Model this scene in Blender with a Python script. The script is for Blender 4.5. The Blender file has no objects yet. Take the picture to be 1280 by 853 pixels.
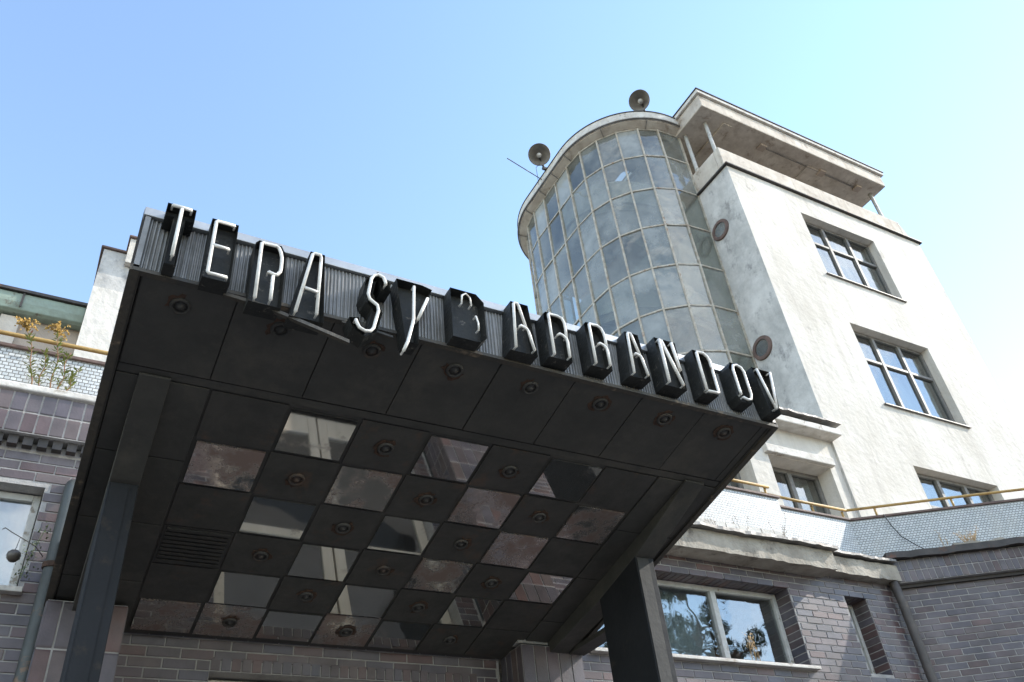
import bpy, bmesh, math, random
from mathutils import Matrix, Vector, noise
random.seed(11)
R = math.radians
scene = bpy.context.scene
col = scene.collection

# ---------------------------------------------------------------- camera
CX = Vector((0.87828573, -0.46910109, -0.09251133))      # right
CD = Vector((0.22605992, 0.57789374, -0.78417838))       # down
CF = Vector((0.42132065, 0.66781958, 0.61360078))        # forward
FPX = 1037.93
cam_d = bpy.data.cameras.new('camera')
cam = bpy.data.objects.new('camera', cam_d)
col.objects.link(cam)
m = Matrix((( CX.x, -CD.x, -CF.x, 0), (CX.y, -CD.y, -CF.y, 0), (CX.z, -CD.z, -CF.z, 0), (0, 0, 0, 1)))
cam.matrix_world = m
cam_d.sensor_width = 36
cam_d.lens = FPX / 1280 * 36
cam_d.clip_start = .05
cam_d.clip_end = 2000
scene.camera = cam
scene.render.resolution_x = 1024
scene.render.resolution_y = 682

# ---------------------------------------------------------------- world, sun, exposure
SUN = Vector((.80, -.25, .54)).normalized()
EL = math.asin(SUN.z)
AZ = math.atan2(SUN.x, SUN.y)
w = bpy.data.worlds.new('World')
scene.world = w
w.use_nodes = True
nt = w.node_tree
nt.nodes.clear()
wo = nt.nodes.new('ShaderNodeOutputWorld')
bg = nt.nodes.new('ShaderNodeBackground')
sky = nt.nodes.new('ShaderNodeTexSky')
sky.sky_type = 'NISHITA'
sky.sun_disc = False
sky.sun_elevation = EL
sky.sun_rotation = AZ
sky.air_density = 1.15
sky.dust_density = .04
sky.ozone_density = .8
bg.inputs['Strength'].default_value = .15
# fair-weather clouds in the half of the sky behind the photographer (they show in the window panes)
tcw = nt.nodes.new('ShaderNodeTexCoord')
cn = nt.nodes.new('ShaderNodeTexNoise')
cn.inputs['Scale'].default_value = 2.6
cn.inputs['Detail'].default_value = 7
cn.inputs['Roughness'].default_value = .58
nt.links.new(tcw.outputs['Generated'], cn.inputs['Vector'])
sepw = nt.nodes.new('ShaderNodeSeparateXYZ')
nt.links.new(tcw.outputs['Generated'], sepw.inputs[0])
mrw = nt.nodes.new('ShaderNodeMapRange')
mrw.inputs['From Min'].default_value = .0
mrw.inputs['From Max'].default_value = -.45
nt.links.new(sepw.outputs['Y'], mrw.inputs['Value'])
crw = nt.nodes.new('ShaderNodeMapRange')
crw.inputs['From Min'].default_value = .50
crw.inputs['From Max'].default_value = .66
nt.links.new(cn.outputs['Fac'], crw.inputs['Value'])
muw = nt.nodes.new('ShaderNodeMath')
muw.operation = 'MULTIPLY'
nt.links.new(mrw.outputs[0], muw.inputs[0])
nt.links.new(crw.outputs[0], muw.inputs[1])
mxw = nt.nodes.new('ShaderNodeMixRGB')
mxw.inputs['Color2'].default_value = (7.5, 7.6, 7.8, 1)
nt.links.new(muw.outputs[0], mxw.inputs['Fac'])
nt.links.new(sky.outputs[0], mxw.inputs['Color1'])
nt.links.new(mxw.outputs[0], bg.inputs['Color'])
nt.links.new(bg.outputs[0], wo.inputs['Surface'])

sd = bpy.data.lights.new('sun', 'SUN')
sd.energy = 2.15
sd.angle = R(.53)
sd.color = (1, .94, .85)
so = bpy.data.objects.new('sun', sd)
col.objects.link(so)
so.rotation_euler = SUN.to_track_quat('Z', 'Y').to_euler()
so.location = SUN * 60

scene.view_settings.view_transform = 'Standard'
scene.view_settings.look = 'None'
scene.view_settings.exposure = 1.56
scene.view_settings.gamma = 1
scene.render.engine = 'CYCLES'
scene.cycles.max_bounces = 10
scene.cycles.transparent_max_bounces = 16

# ---------------------------------------------------------------- helpers
MW = {}
def tagset(o, label=None, cat=None, group=None, kind=None):
    if label: o['label'] = label
    if cat: o['category'] = cat
    if group: o['group'] = group
    if kind: o['kind'] = kind
    return o

def thing(name, loc, label, cat, group=None, rz=0.0, rx=0.0):
    o = bpy.data.objects.new(name, None)
    o.empty_display_size = .2
    col.objects.link(o)
    M = Matrix.Translation(loc) @ Matrix.Rotation(rz, 4, 'Z') @ Matrix.Rotation(rx, 4, 'X')
    o.matrix_world = M
    MW[o] = M
    return tagset(o, label, cat, group)

class MB:
    """collects faces for ONE mesh object"""
    def __init__(s): s.v = []; s.f = []
    def add(s, vs, fs):
        n = len(s.v); s.v += [tuple(p) for p in vs]; s.f += [tuple(i + n for i in f) for f in fs]; return s
    def quad(s, a, b, c, d): return s.add([a, b, c, d], [(0, 1, 2, 3)])
    def box(s, x0, x1, y0, y1, z0, z1):
        return s.add([(x0,y0,z0),(x1,y0,z0),(x1,y1,z0),(x0,y1,z0),(x0,y0,z1),(x1,y0,z1),(x1,y1,z1),(x0,y1,z1)],
                     [(0,3,2,1),(4,5,6,7),(0,1,5,4),(1,2,6,5),(2,3,7,6),(3,0,4,7)])
    def hexa(s, b, t):
        """b, t: four bottom and four top points"""
        return s.add(list(b) + list(t), [(3,2,1,0),(4,5,6,7),(0,1,5,4),(1,2,6,5),(2,3,7,6),(3,0,4,7)])
    def prism(s, out, y0, y1):
        """outline in (x,z), extruded along y"""
        n = len(out)
        vs = [(x, y0, z) for x, z in out] + [(x, y1, z) for x, z in out]
        fs = [tuple(range(n)), tuple(range(2*n-1, n-1, -1))]
        fs += [(i, i+n, (i+1) % n + n, (i+1) % n) for i in range(n)]
        return s.add(vs, fs)
    def prismx(s, out, x0, x1):
        """outline in (y,z), extruded along x"""
        n = len(out)
        vs = [(x0, y, z) for y, z in out] + [(x1, y, z) for y, z in out]
        fs = [tuple(range(n-1, -1, -1)), tuple(range(n, 2*n))]
        fs += [(i, (i+1) % n, (i+1) % n + n, i+n) for i in range(n)]
        return s.add(vs, fs)
    def tube(s, pts, r, n=8, closed=False):
        pts = [Vector(p) for p in pts]
        rs = r if isinstance(r, (list, tuple)) else [r] * len(pts)
        k = len(pts); rings = []
        ref = None
        for i, p in enumerate(pts):
            if closed: t = pts[(i+1) % k] - pts[i-1]
            else: t = pts[min(i+1, k-1)] - pts[max(i-1, 0)]
            t.normalize()
            if ref is None:
                ref = Vector((0, 0, 1)) if abs(t.z) < .9 else Vector((1, 0, 0))
            a = ref - t * ref.dot(t)
            if a.length < 1e-4: a = t.orthogonal()
            a.normalize(); b = t.cross(a); ref = a
            rings.append([p + (a * math.cos(2*math.pi*j/n) + b * math.sin(2*math.pi*j/n)) * rs[i] for j in range(n)])
        vs = [q for rg in rings for q in rg]; fs = []
        for i in range(k if closed else k-1):
            i2 = (i+1) % k
            for j in range(n):
                j2 = (j+1) % n
                fs.append((i*n+j, i*n+j2, i2*n+j2, i2*n+j))
        if not closed:
            fs.append(tuple(range(n-1, -1, -1))); fs.append(tuple((k-1)*n+j for j in range(n)))
        return s.add(vs, fs)
    def lathe(s, prof, M, n=24):
        """prof (radius, height) turned about local z of M"""
        k = len(prof); vs = []; fs = []
        for r_, h in prof:
            for j in range(n):
                a = 2*math.pi*j/n
                vs.append(M @ Vector((r_*math.cos(a), r_*math.sin(a), h)))
        for i in range(k-1):
            for j in range(n):
                j2 = (j+1) % n
                fs.append((i*n+j, i*n+j2, (i+1)*n+j2, (i+1)*n+j))
        return s.add(vs, fs)
    def sheet(s, x0, x1, z0, z1, y, holes, depth):
        """front sheet facing -y with rectangular openings and their reveals"""
        xs = sorted({x0, x1} | {h[0] for h in holes} | {h[1] for h in holes})
        zs = sorted({z0, z1} | {h[2] for h in holes} | {h[3] for h in holes})
        xs = [x for x in xs if x0 <= x <= x1]; zs = [z for z in zs if z0 <= z <= z1]
        for i in range(len(xs)-1):
            for j in range(len(zs)-1):
                cx = (xs[i]+xs[i+1])/2; cz = (zs[j]+zs[j+1])/2
                if any(h[0] < cx < h[1] and h[2] < cz < h[3] for h in holes): continue
                s.quad((xs[i],y,zs[j]), (xs[i+1],y,zs[j]), (xs[i+1],y,zs[j+1]), (xs[i],y,zs[j+1]))
        for a, b, c, d in holes:
            e = y + depth
            s.quad((a,y,c), (a,y,d), (a,e,d), (a,e,c))
            s.quad((b,y,c), (b,e,c), (b,e,d), (b,y,d))
            s.quad((a,y,d), (b,y,d), (b,e,d), (a,e,d))
            s.quad((a,y,c), (a,e,c), (b,e,c), (b,y,c))
        return s
    def build(s, name, mat, parent=None, local=False, smooth=False, bevel=0):
        me = bpy.data.meshes.new(name)
        me.from_pydata(s.v, [], s.f); me.update()
        if mat: me.materials.append(mat)
        if smooth:
            for p in me.polygons: p.use_smooth = True
        o = bpy.data.objects.new(name, me)
        col.objects.link(o)
        if parent:
            o.parent = parent
            if local: MW[o] = MW[parent].copy()
            else:
                o.matrix_parent_inverse = MW[parent].inverted(); MW[o] = Matrix.Identity(4)
        else: MW[o] = Matrix.Identity(4)
        if bevel:
            b = o.modifiers.new('bevel', 'BEVEL'); b.width = bevel; b.segments = 2; b.limit_method = 'ANGLE'
        return o

def fix_normals(o):
    bm = bmesh.new(); bm.from_mesh(o.data); bmesh.ops.recalc_face_normals(bm, faces=bm.faces); bm.to_mesh(o.data); bm.free()
    return o

# ---------------------------------------------------------------- materials
def mk(name):
    mt = bpy.data.materials.new(name); mt.use_nodes = True
    n = mt.node_tree.nodes; l = mt.node_tree.links
    return mt, n, l, n['Principled BSDF']

def weathered(name, a, b, scale=3., rough=.8, bump=.1, bscale=40., metallic=0., spots=None, sscale=2., sth=(.58, .66), stretch=1., spec=.5, contrast=(.35, .7), rvar=0., streak=None):
    mt, n, l, p = mk(name)
    tc = n.new('ShaderNodeTexCoord')
    mp = n.new('ShaderNodeMapping'); mp.inputs['Scale'].default_value = (1, 1, stretch)
    l.new(tc.outputs['Object'], mp.inputs[0])
    t1 = n.new('ShaderNodeTexNoise'); t1.inputs['Scale'].default_value = scale; t1.inputs['Detail'].default_value = 8; t1.inputs['Roughness'].default_value = .65
    l.new(mp.outputs[0], t1.inputs['Vector'])
    mr = n.new('ShaderNodeMapRange'); mr.inputs['From Min'].default_value = contrast[0]; mr.inputs['From Max'].default_value = contrast[1]
    l.new(t1.outputs['Fac'], mr.inputs['Value'])
    mx = n.new('ShaderNodeMixRGB'); mx.inputs['Color1'].default_value = (*a, 1); mx.inputs['Color2'].default_value = (*b, 1)
    l.new(mr.outputs[0], mx.inputs['Fac'])
    out = mx.outputs[0]
    if spots:
        t2 = n.new('ShaderNodeTexNoise'); t2.inputs['Scale'].default_value = sscale; t2.inputs['Detail'].default_value = 9; t2.inputs['Roughness'].default_value = .7
        of = n.new('ShaderNodeVectorMath'); of.operation = 'ADD'; of.inputs[1].default_value = (13.1, 7.7, 3.3)
        l.new(mp.outputs[0], of.inputs[0]); l.new(of.outputs[0], t2.inputs['Vector'])
        m2 = n.new('ShaderNodeMapRange'); m2.inputs['From Min'].default_value = sth[0]; m2.inputs['From Max'].default_value = sth[1]
        l.new(t2.outputs['Fac'], m2.inputs['Value'])
        x2 = n.new('ShaderNodeMixRGB'); x2.inputs['Color2'].default_value = (*spots, 1)
        l.new(m2.outputs[0], x2.inputs['Fac']); l.new(out, x2.inputs['Color1']); out = x2.outputs[0]
    if streak:
        ms = n.new('ShaderNodeMapping'); ms.inputs['Scale'].default_value = (5.5, 5.5, .28); l.new(tc.outputs['Object'], ms.inputs[0])
        t4 = n.new('ShaderNodeTexNoise'); t4.inputs['Scale'].default_value = 1.0; t4.inputs['Detail'].default_value = 7; t4.inputs['Roughness'].default_value = .6
        l.new(ms.outputs[0], t4.inputs['Vector'])
        m4 = n.new('ShaderNodeMapRange'); m4.inputs['From Min'].default_value = .52; m4.inputs['From Max'].default_value = .74; m4.inputs['To Max'].default_value = .6
        l.new(t4.outputs['Fac'], m4.inputs['Value'])
        x4 = n.new('ShaderNodeMixRGB'); x4.inputs['Color2'].default_value = (*streak, 1)
        l.new(m4.outputs[0], x4.inputs['Fac']); l.new(out, x4.inputs['Color1']); out = x4.outputs[0]
    l.new(out, p.inputs['Base Color'])
    p.inputs['Roughness'].default_value = rough; p.inputs['Metallic'].default_value = metallic
    p.inputs['Specular IOR Level'].default_value = spec
    if rvar:
        m3 = n.new('ShaderNodeMapRange'); m3.inputs['To Min'].default_value = rough - rvar; m3.inputs['To Max'].default_value = rough + rvar
        l.new(mr.outputs[0], m3.inputs['Value']); l.new(m3.outputs[0], p.inputs['Roughness'])
    if bump:
        t3 = n.new('ShaderNodeTexNoise'); t3.inputs['Scale'].default_value = bscale; t3.inputs['Detail'].default_value = 6
        l.new(tc.outputs['Object'], t3.inputs['Vector'])
        bp = n.new('ShaderNodeBump'); bp.inputs['Strength'].default_value = bump; bp.inputs['Distance'].default_value = .02
        l.new(t3.outputs['Fac'], bp.inputs['Height']); l.new(bp.outputs[0], p.inputs['Normal'])
    return mt

M_plaster = weathered('white_plaster', (.66, .62, .56), (.50, .46, .40), 1.1, .9, .8, 9, spots=(.36, .32, .28), sscale=2.6, sth=(.62, .72), stretch=.55, streak=(.42, .38, .33))
M_plaster_side = weathered('mottled_plaster', (.60, .575, .54), (.33, .32, .30), 2.2, .9, .6, 9, spots=(.27, .26, .25), sscale=2.6, sth=(.55, .66), stretch=.7)
M_plaster_old = weathered('stained_plaster', (.62, .56, .48), (.42, .36, .30), 2.5, .9, .3, 25, spots=(.28, .22, .17), sscale=3, sth=(.56, .68), streak=(.33, .27, .21))
M_concrete = weathered('raw_concrete', (.40, .36, .30), (.24, .21, .17), 4, .9, .5, 30, spots=(.12, .10, .08), sscale=3.5, sth=(.55, .68))
M_tin = weathered('grey_sheet_tin', (.25, .235, .22), (.14, .125, .11), 5, .55, .2, 20, metallic=.4, spots=(.16, .09, .06), sscale=6, sth=(.6, .7))
M_dark_tin = weathered('dark_sheet_tin', (.07, .06, .055), (.035, .032, .03), 6, .6, .2, 20, metallic=.3, spots=(.12, .06, .04), sscale=5)
M_coping = weathered('rust_brown_coping', (.16, .10, .08), (.09, .06, .05), 8, .7, .2, 30)
M_zinc = weathered('pale_zinc', (.42, .43, .44), (.30, .31, .32), 3, .45, .1, 18, metallic=.55)
M_canopy = weathered('black_canopy_paint', (.062, .059, .052), (.040, .039, .036), 2.2, .65, .2, 14, spots=(.088, .080, .066), sscale=2.2, sth=(.52, .72), rvar=.1)
M_canopy_edge = weathered('flaking_edge_paint', (.05, .047, .042), (.09, .075, .055), 5, .7, .4, 25, spots=(.24, .18, .12), sscale=5, sth=(.57, .66))
M_tile_dark = weathered('matt_dark_plate', (.060, .056, .050), (.038, .037, .034), 4, .6, .15, 25, spots=(.10, .062, .042), sscale=4, sth=(.56, .72), rvar=.1)
M_post = weathered('blue_black_post_paint', (.020, .021, .024), (.014, .015, .017), 3, .75, .2, 20, spec=.25, spots=(.035, .030, .026), sscale=4)
M_post_face = weathered('worn_grey_post_face', (.045, .043, .040), (.03, .029, .028), 3, .8, .2, 25)
M_letter = weathered('chipped_black_paint', (.018, .019, .018), (.034, .034, .031), 8, .6, .35, 35, spots=(.14, .125, .105), sscale=20, sth=(.60, .68), spec=.3)
M_rust = weathered('rust', (.085, .045, .028), (.04, .025, .018), 20, .9, .4, 60)
M_tubeglass = weathered('neon_glass', (.84, .81, .76), (.60, .57, .52), 9, .3, .0, spots=(.26, .18, .12), sscale=9, sth=(.60, .70))
M_yellow = weathered('yellow_rail_paint', (.44, .28, .09), (.33, .20, .06), 14, .6, .2, 40, spots=(.22, .11, .04), sscale=12, sth=(.57, .66))
M_frame_grey = weathered('grey_window_paint', (.20, .19, .175), (.13, .12, .11), 8, .6, .2, 40, spots=(.25, .22, .18), sscale=14)
M_frame_pale = weathered('pale_window_paint', (.52, .51, .48), (.38, .37, .34), 7, .6, .2, 40, spots=(.22, .19, .15), sscale=10)
M_mullion = weathered('flaking_white_steel', (.50, .46, .39), (.27, .22, .16), 9, .6, .3, 40, spots=(.25, .13, .07), sscale=8, sth=(.58, .68))
M_green = weathered('copper_green_gutter', (.27, .34, .28), (.19, .22, .17), 6, .6, .2, 25, spots=(.12, .10, .07), sscale=6)
M_brownwall = weathered('brown_grey_render', (.46, .38, .31), (.34, .28, .23), 3, .9, .3, 30)
M_mortar = weathered('mortar', (.37, .35, .33), (.24, .225, .21), 8, .95, .3, 60)
M_curtain = weathered('curtain_cloth', (.75, .75, .74), (.62, .62, .62), 6, .9, 0, stretch=.1)
M_interior = weathered('dim_interior_paint', (.30, .29, .27), (.22, .21, .20), 2, .9, 0)
M_wood = weathered('painted_wood', (.55, .48, .40), (.42, .36, .29), 6, .4, .1, 30, stretch=.15)
M_pipe = weathered('weathered_downpipe', (.075, .082, .078), (.05, .053, .05), 6, .55, .15, 25, metallic=.2, spots=(.17, .11, .07), sscale=7)
M_pipe_r = weathered('dark_downpipe', (.10, .085, .075), (.06, .052, .048), 6, .6, .15, 25, metallic=.2, spots=(.16, .12, .09), sscale=7)
M_lamp = weathered('enamel_reflector', (.60, .58, .54), (.40, .38, .34), 6, .35, .0, spots=(.22, .14, .09), sscale=9, sth=(.58, .66))
M_lamp_in = weathered('dull_reflector_inside', (.34, .31, .27), (.22, .20, .18), 8, .35, .0, metallic=.3)
M_black = weathered('black_iron', (.03, .03, .03), (.05, .045, .04), 12, .6, .1, 30)
M_ledge = weathered('dirty_white_ledge', (.66, .63, .58), (.45, .41, .36), 5, .85, .3, 30, spots=(.25, .20, .15), sscale=5, sth=(.58, .68))
M_bark = weathered('pine_bark', (.16, .09, .06), (.08, .05, .035), 5, .95, .5, 20)
M_dry = weathered('dry_straw', (.42, .29, .14), (.30, .19, .09), 20, .9, 0)
M_dry_pale = weathered('dead_twig', (.22, .18, .14), (.13, .10, .08), 20, .9, 0)
M_stem = weathered('reddish_green_stem', (.22, .14, .06), (.20, .07, .05), 8, .8, 0)
M_leaf = weathered('weed_leaf', (.17, .22, .05), (.28, .26, .07), 14, .7, 0, spots=(.30, .10, .06), sscale=9, sth=(.58, .66))
M_plume = weathered('goldenrod_plume', (.46, .30, .08), (.36, .21, .05), 20, .9, 0)
M_needle = weathered('pine_needles', (.030, .050, .022), (.055, .075, .030), 3, .8, 0)
M_pot = weathered('brown_glazed_pot', (.09, .075, .06), (.05, .04, .035), 12, .4, .2, 30)
M_ivy = weathered('trailing_leaf', (.07, .10, .035), (.13, .14, .05), 18, .7, 0)

def brick_mat():
    mt, n, l, p = mk('glazed_clinker')
    oi = n.new('ShaderNodeObjectInfo'); ge = n.new('ShaderNodeNewGeometry')
    ad = n.new('ShaderNodeMath'); ad.operation = 'ADD'
    l.new(oi.outputs['Random'], ad.inputs[0]); l.new(ge.outputs['Random Per Island'], ad.inputs[1])
    fr = n.new('ShaderNodeMath'); fr.operation = 'FRACT'; l.new(ad.outputs[0], fr.inputs[0])
    cr = n.new('ShaderNodeValToRGB'); cr.color_ramp.interpolation = 'LINEAR'
    stops = [(0, (.098,.083,.088)), (.15, (.076,.068,.084)), (.3, (.105,.080,.080)), (.42, (.064,.060,.076)), (.55, (.112,.082,.076)), (.68, (.088,.073,.078)), (.80, (.070,.045,.045)), (.90, (.115,.068,.062)), (1, (.09,.075,.085))]
    e = cr.color_ramp.elements
    e[0].position, e[0].color = 0, (*stops[0][1], 1)
    e[1].position, e[1].color = 1, (*stops[-1][1], 1)
    for q, c in stops[1:-1]:
        k = e.new(q); k.color = (*c, 1)
    l.new(fr.outputs[0], cr.inputs[0])
    tc = n.new('ShaderNodeTexCoord'); t = n.new('ShaderNodeTexNoise'); t.inputs['Scale'].default_value = 5; t.inputs['Detail'].default_value = 6
    l.new(ge.outputs['Position'], t.inputs['Vector'])
    mr = n.new('ShaderNodeMapRange'); mr.inputs['From Min'].default_value = .3; mr.inputs['From Max'].default_value = .7; mr.inputs['To Min'].default_value = .68; mr.inputs['To Max'].default_value = 1.3
    l.new(t.outputs['Fac'], mr.inputs['Value'])
    mu = n.new('ShaderNodeMixRGB'); mu.blend_type = 'MULTIPLY'; mu.inputs['Fac'].default_value = 1
    l.new(cr.outputs[0], mu.inputs['Color1']); l.new(mr.outputs[0], mu.inputs['Color2'])
    # lime bloom washed down the faces
    t2 = n.new('ShaderNodeTexNoise'); t2.inputs['Scale'].default_value = 1.7; t2.inputs['Detail'].default_value = 8; t2.inputs['Roughness'].default_value = .7
    l.new(ge.outputs['Position'], t2.inputs['Vector'])
    m2 = n.new('ShaderNodeMapRange'); m2.inputs['From Min'].default_value = .5; m2.inputs['From Max'].default_value = .75; m2.inputs['To Max'].default_value = .26
    l.new(t2.outputs['Fac'], m2.inputs['Value'])
    mx = n.new('ShaderNodeMixRGB'); mx.inputs['Color2'].default_value = (.22, .208, .208, 1)
    l.new(m2.outputs[0], mx.inputs['Fac']); l.new(mu.outputs[0], mx.inputs['Color1'])
    l.new(mx.outputs[0], p.inputs['Base Color'])
    p.inputs['Roughness'].default_value = .42
    t3 = n.new('ShaderNodeTexNoise'); t3.inputs['Scale'].default_value = 60; l.new(ge.outputs['Position'], t3.inputs['Vector'])
    bp = n.new('ShaderNodeBump'); bp.inputs['Strength'].default_value = .25; bp.inputs['Distance'].default_value = .006
    l.new(t3.outputs['Fac'], bp.inputs['Height']); l.new(bp.outputs[0], p.inputs['Normal'])
    return mt
M_brick = brick_mat()

def mosaic_mat():
    """white mosaic chips too small to build; grid runs in local x and z"""
    mt, n, l, p = mk('white_mosaic')
    tc = n.new('ShaderNodeTexCoord'); sp = n.new('ShaderNodeSeparateXYZ'); cb = n.new('ShaderNodeCombineXYZ')
    l.new(tc.outputs['Object'], sp.inputs[0]); l.new(sp.outputs['X'], cb.inputs['X']); l.new(sp.outputs['Z'], cb.inputs['Y'])
    b = n.new('ShaderNodeTexBrick')
    b.offset = .5
    b.inputs['Scale'].default_value = 1; b.inputs['Brick Width'].default_value = .046; b.inputs['Row Height'].default_value = .034; b.inputs['Mortar Size'].default_value = .0042
    b.inputs['Color1'].default_value = (.58, .59, .58, 1); b.inputs['Color2'].default_value = (.44, .46, .46, 1); b.inputs['Mortar'].default_value = (.13, .125, .115, 1)
    b.inputs['Mortar Smooth'].default_value = .2
    l.new(cb.outputs[0], b.inputs['Vector'])
    t = n.new('ShaderNodeTexNoise'); t.inputs['Scale'].default_value = 2.2; t.inputs['Detail'].default_value = 8; t.inputs['Roughness'].default_value = .7
    l.new(tc.outputs['Object'], t.inputs['Vector'])
    mr = n.new('ShaderNodeMapRange'); mr.inputs['From Min'].default_value = .5; mr.inputs['From Max'].default_value = .75; mr.inputs['To Max'].default_value = .6
    l.new(t.outputs['Fac'], mr.inputs['Value'])
    mx = n.new('ShaderNodeMixRGB'); mx.inputs['Color2'].default_value = (.42, .39, .34, 1)
    l.new(mr.outputs[0], mx.inputs['Fac']); l.new(b.outputs['Color'], mx.inputs['Color1']); l.new(mx.outputs[0], p.inputs['Base Color'])
    p.inputs['Roughness'].default_value = .35
    bp = n.new('ShaderNodeBump'); bp.inputs['Strength'].default_value = .5; bp.inputs['Distance'].default_value = .003; bp.invert = True
    l.new(b.outputs['Fac'], bp.inputs['Height']); l.new(bp.outputs[0], p.inputs['Normal'])
    return mt
M_mosaic = mosaic_mat()

def glass_mat(name, r0=.2, tint=(.72, .76, .76), wav=.02, dirt=0., dirtcol=(.32, .34, .34), dsc=1.2):
    mt = bpy.data.materials.new(name); mt.use_nodes = True
    n = mt.node_tree.nodes; l = mt.node_tree.links; n.clear()
    out = n.new('ShaderNodeOutputMaterial'); tr = n.new('ShaderNodeBsdfTransparent'); gl = n.new('ShaderNodeBsdfGlossy'); mx = n.new('ShaderNodeMixShader')
    tr.inputs['Color'].default_value = (*tint, 1); gl.inputs['Roughness'].default_value = .01
    ge = n.new('ShaderNodeNewGeometry'); oi = n.new('ShaderNodeObjectInfo')
    t = n.new('ShaderNodeTexNoise'); t.inputs['Scale'].default_value = 1.8; t.inputs['Detail'].default_value = 2
    of = n.new('ShaderNodeVectorMath'); of.operation = 'ADD'
    sc = n.new('ShaderNodeVectorMath'); sc.operation = 'SCALE'; sc.inputs['Scale'].default_value = 30
    cb = n.new('ShaderNodeCombineXYZ'); l.new(oi.outputs['Random'], cb.inputs[0]); l.new(cb.outputs[0], sc.inputs[0])
    l.new(ge.outputs['Position'], of.inputs[0]); l.new(sc.outputs[0], of.inputs[1]); l.new(of.outputs[0], t.inputs['Vector'])
    bp = n.new('ShaderNodeBump'); bp.inputs['Strength'].default_value = wav; bp.inputs['Distance'].default_value = .25
    l.new(t.outputs['Fac'], bp.inputs['Height']); l.new(bp.outputs[0], gl.inputs['Normal']); 
    # two-sided Schlick reflectance, so that a thin pane acts alike from both faces
    dt = n.new('ShaderNodeVectorMath'); dt.operation = 'DOT_PRODUCT'; l.new(ge.outputs['Incoming'], dt.inputs[0]); l.new(bp.outputs[0], dt.inputs[1])
    def mth(op, a, b=None):
        q = n.new('ShaderNodeMath'); q.operation = op
        for k_, v_ in enumerate((a, b)):
            if v_ is None: continue
            if isinstance(v_, (int, float)): q.inputs[k_].default_value = v_
            else: l.new(v_, q.inputs[k_])
        return q.outputs[0]
    rf = mth('ADD', mth('MULTIPLY', mth('POWER', mth('SUBTRACT', 1.0, mth('ABSOLUTE', dt.outputs['Value'])), 5.0), 1 - r0), r0)
    under = tr.outputs[0]
    if dirt:
        df = n.new('ShaderNodeBsdfDiffuse'); df.inputs['Color'].default_value = (*dirtcol, 1)
        td = n.new('ShaderNodeTexNoise'); td.inputs['Scale'].default_value = dsc; td.inputs['Detail'].default_value = 8; td.inputs['Roughness'].default_value = .65
        l.new(of.outputs[0], td.inputs['Vector'])
        mr = n.new('ShaderNodeMapRange'); mr.inputs['From Min'].default_value = .40; mr.inputs['From Max'].default_value = .66; mr.inputs['To Min'].default_value = dirt*.4; mr.inputs['To Max'].default_value = min(1, dirt*1.6)
        l.new(td.outputs['Fac'], mr.inputs['Value'])
        rv = mth('ADD', mth('MULTIPLY', oi.outputs['Random'], 1.5), .45); mq = mth('MULTIPLY', mr.outputs[0], rv)
        m2 = n.new('ShaderNodeMixShader'); l.new(mq, m2.inputs[0]); l.new(tr.outputs[0], m2.inputs[1]); l.new(df.outputs[0], m2.inputs[2])
        under = m2.outputs[0]
    l.new(rf, mx.inputs[0]); l.new(under, mx.inputs[1]); l.new(gl.outputs[0], mx.inputs[2]); l.new(mx.outputs[0], out.inputs[0])
    return mt
M_glass = glass_mat('window_glass', .20, wav=.03)
M_glass_stair = glass_mat('dusty_stair_glass', .09, (.80, .83, .80), .05, .32, (.42, .43, .41), .7)

def plate_mat(name, rust):
    """polished ceiling plate, tarnished or rusting through"""
    mt, n, l, p = mk(name)
    tc = n.new('ShaderNodeTexCoord'); oi = n.new('ShaderNodeObjectInfo'); ge = n.new('ShaderNodeNewGeometry')
    t = n.new('ShaderNodeTexNoise'); t.inputs['Scale'].default_value = 3.4; t.inputs['Detail'].default_value = 9; t.inputs['Roughness'].default_value = .68
    l.new(ge.outputs['Position'], t.inputs['Vector'])
    mr = n.new('ShaderNodeMapRange')
    mr.inputs['From Min'].default_value = .56 - .16*rust; mr.inputs['From Max'].default_value = .70 - .12*rust
    mr.inputs['To Max'].default_value = .30 + .40*rust
    l.new(t.outputs['Fac'], mr.inputs['Value'])
    mx = n.new('ShaderNodeMixRGB'); mx.inputs['Color1'].default_value = (.56, .55, .53, 1); mx.inputs['Color2'].default_value = (.17, .072, .045, 1)
    l.new(mr.outputs[0], mx.inputs['Fac']); l.new(mx.outputs[0], p.inputs['Base Color'])
    iv = n.new('ShaderNodeMapRange'); iv.inputs['To Min'].default_value = .95; iv.inputs['To Max'].default_value = .35
    l.new(mr.outputs[0], iv.inputs['Value']); l.new(iv.outputs[0], p.inputs['Metallic'])
    ro = n.new('ShaderNodeMapRange'); ro.inputs['To Min'].default_value = .03; ro.inputs['To Max'].default_value = .55
    l.new(mr.outputs[0], ro.inputs['Value']); l.new(ro.outputs[0], p.inputs['Roughness'])
    return mt
M_plate = plate_mat('polished_plate', 0.)
M_plate_rust = plate_mat('rusting_plate', 1.)

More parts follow.
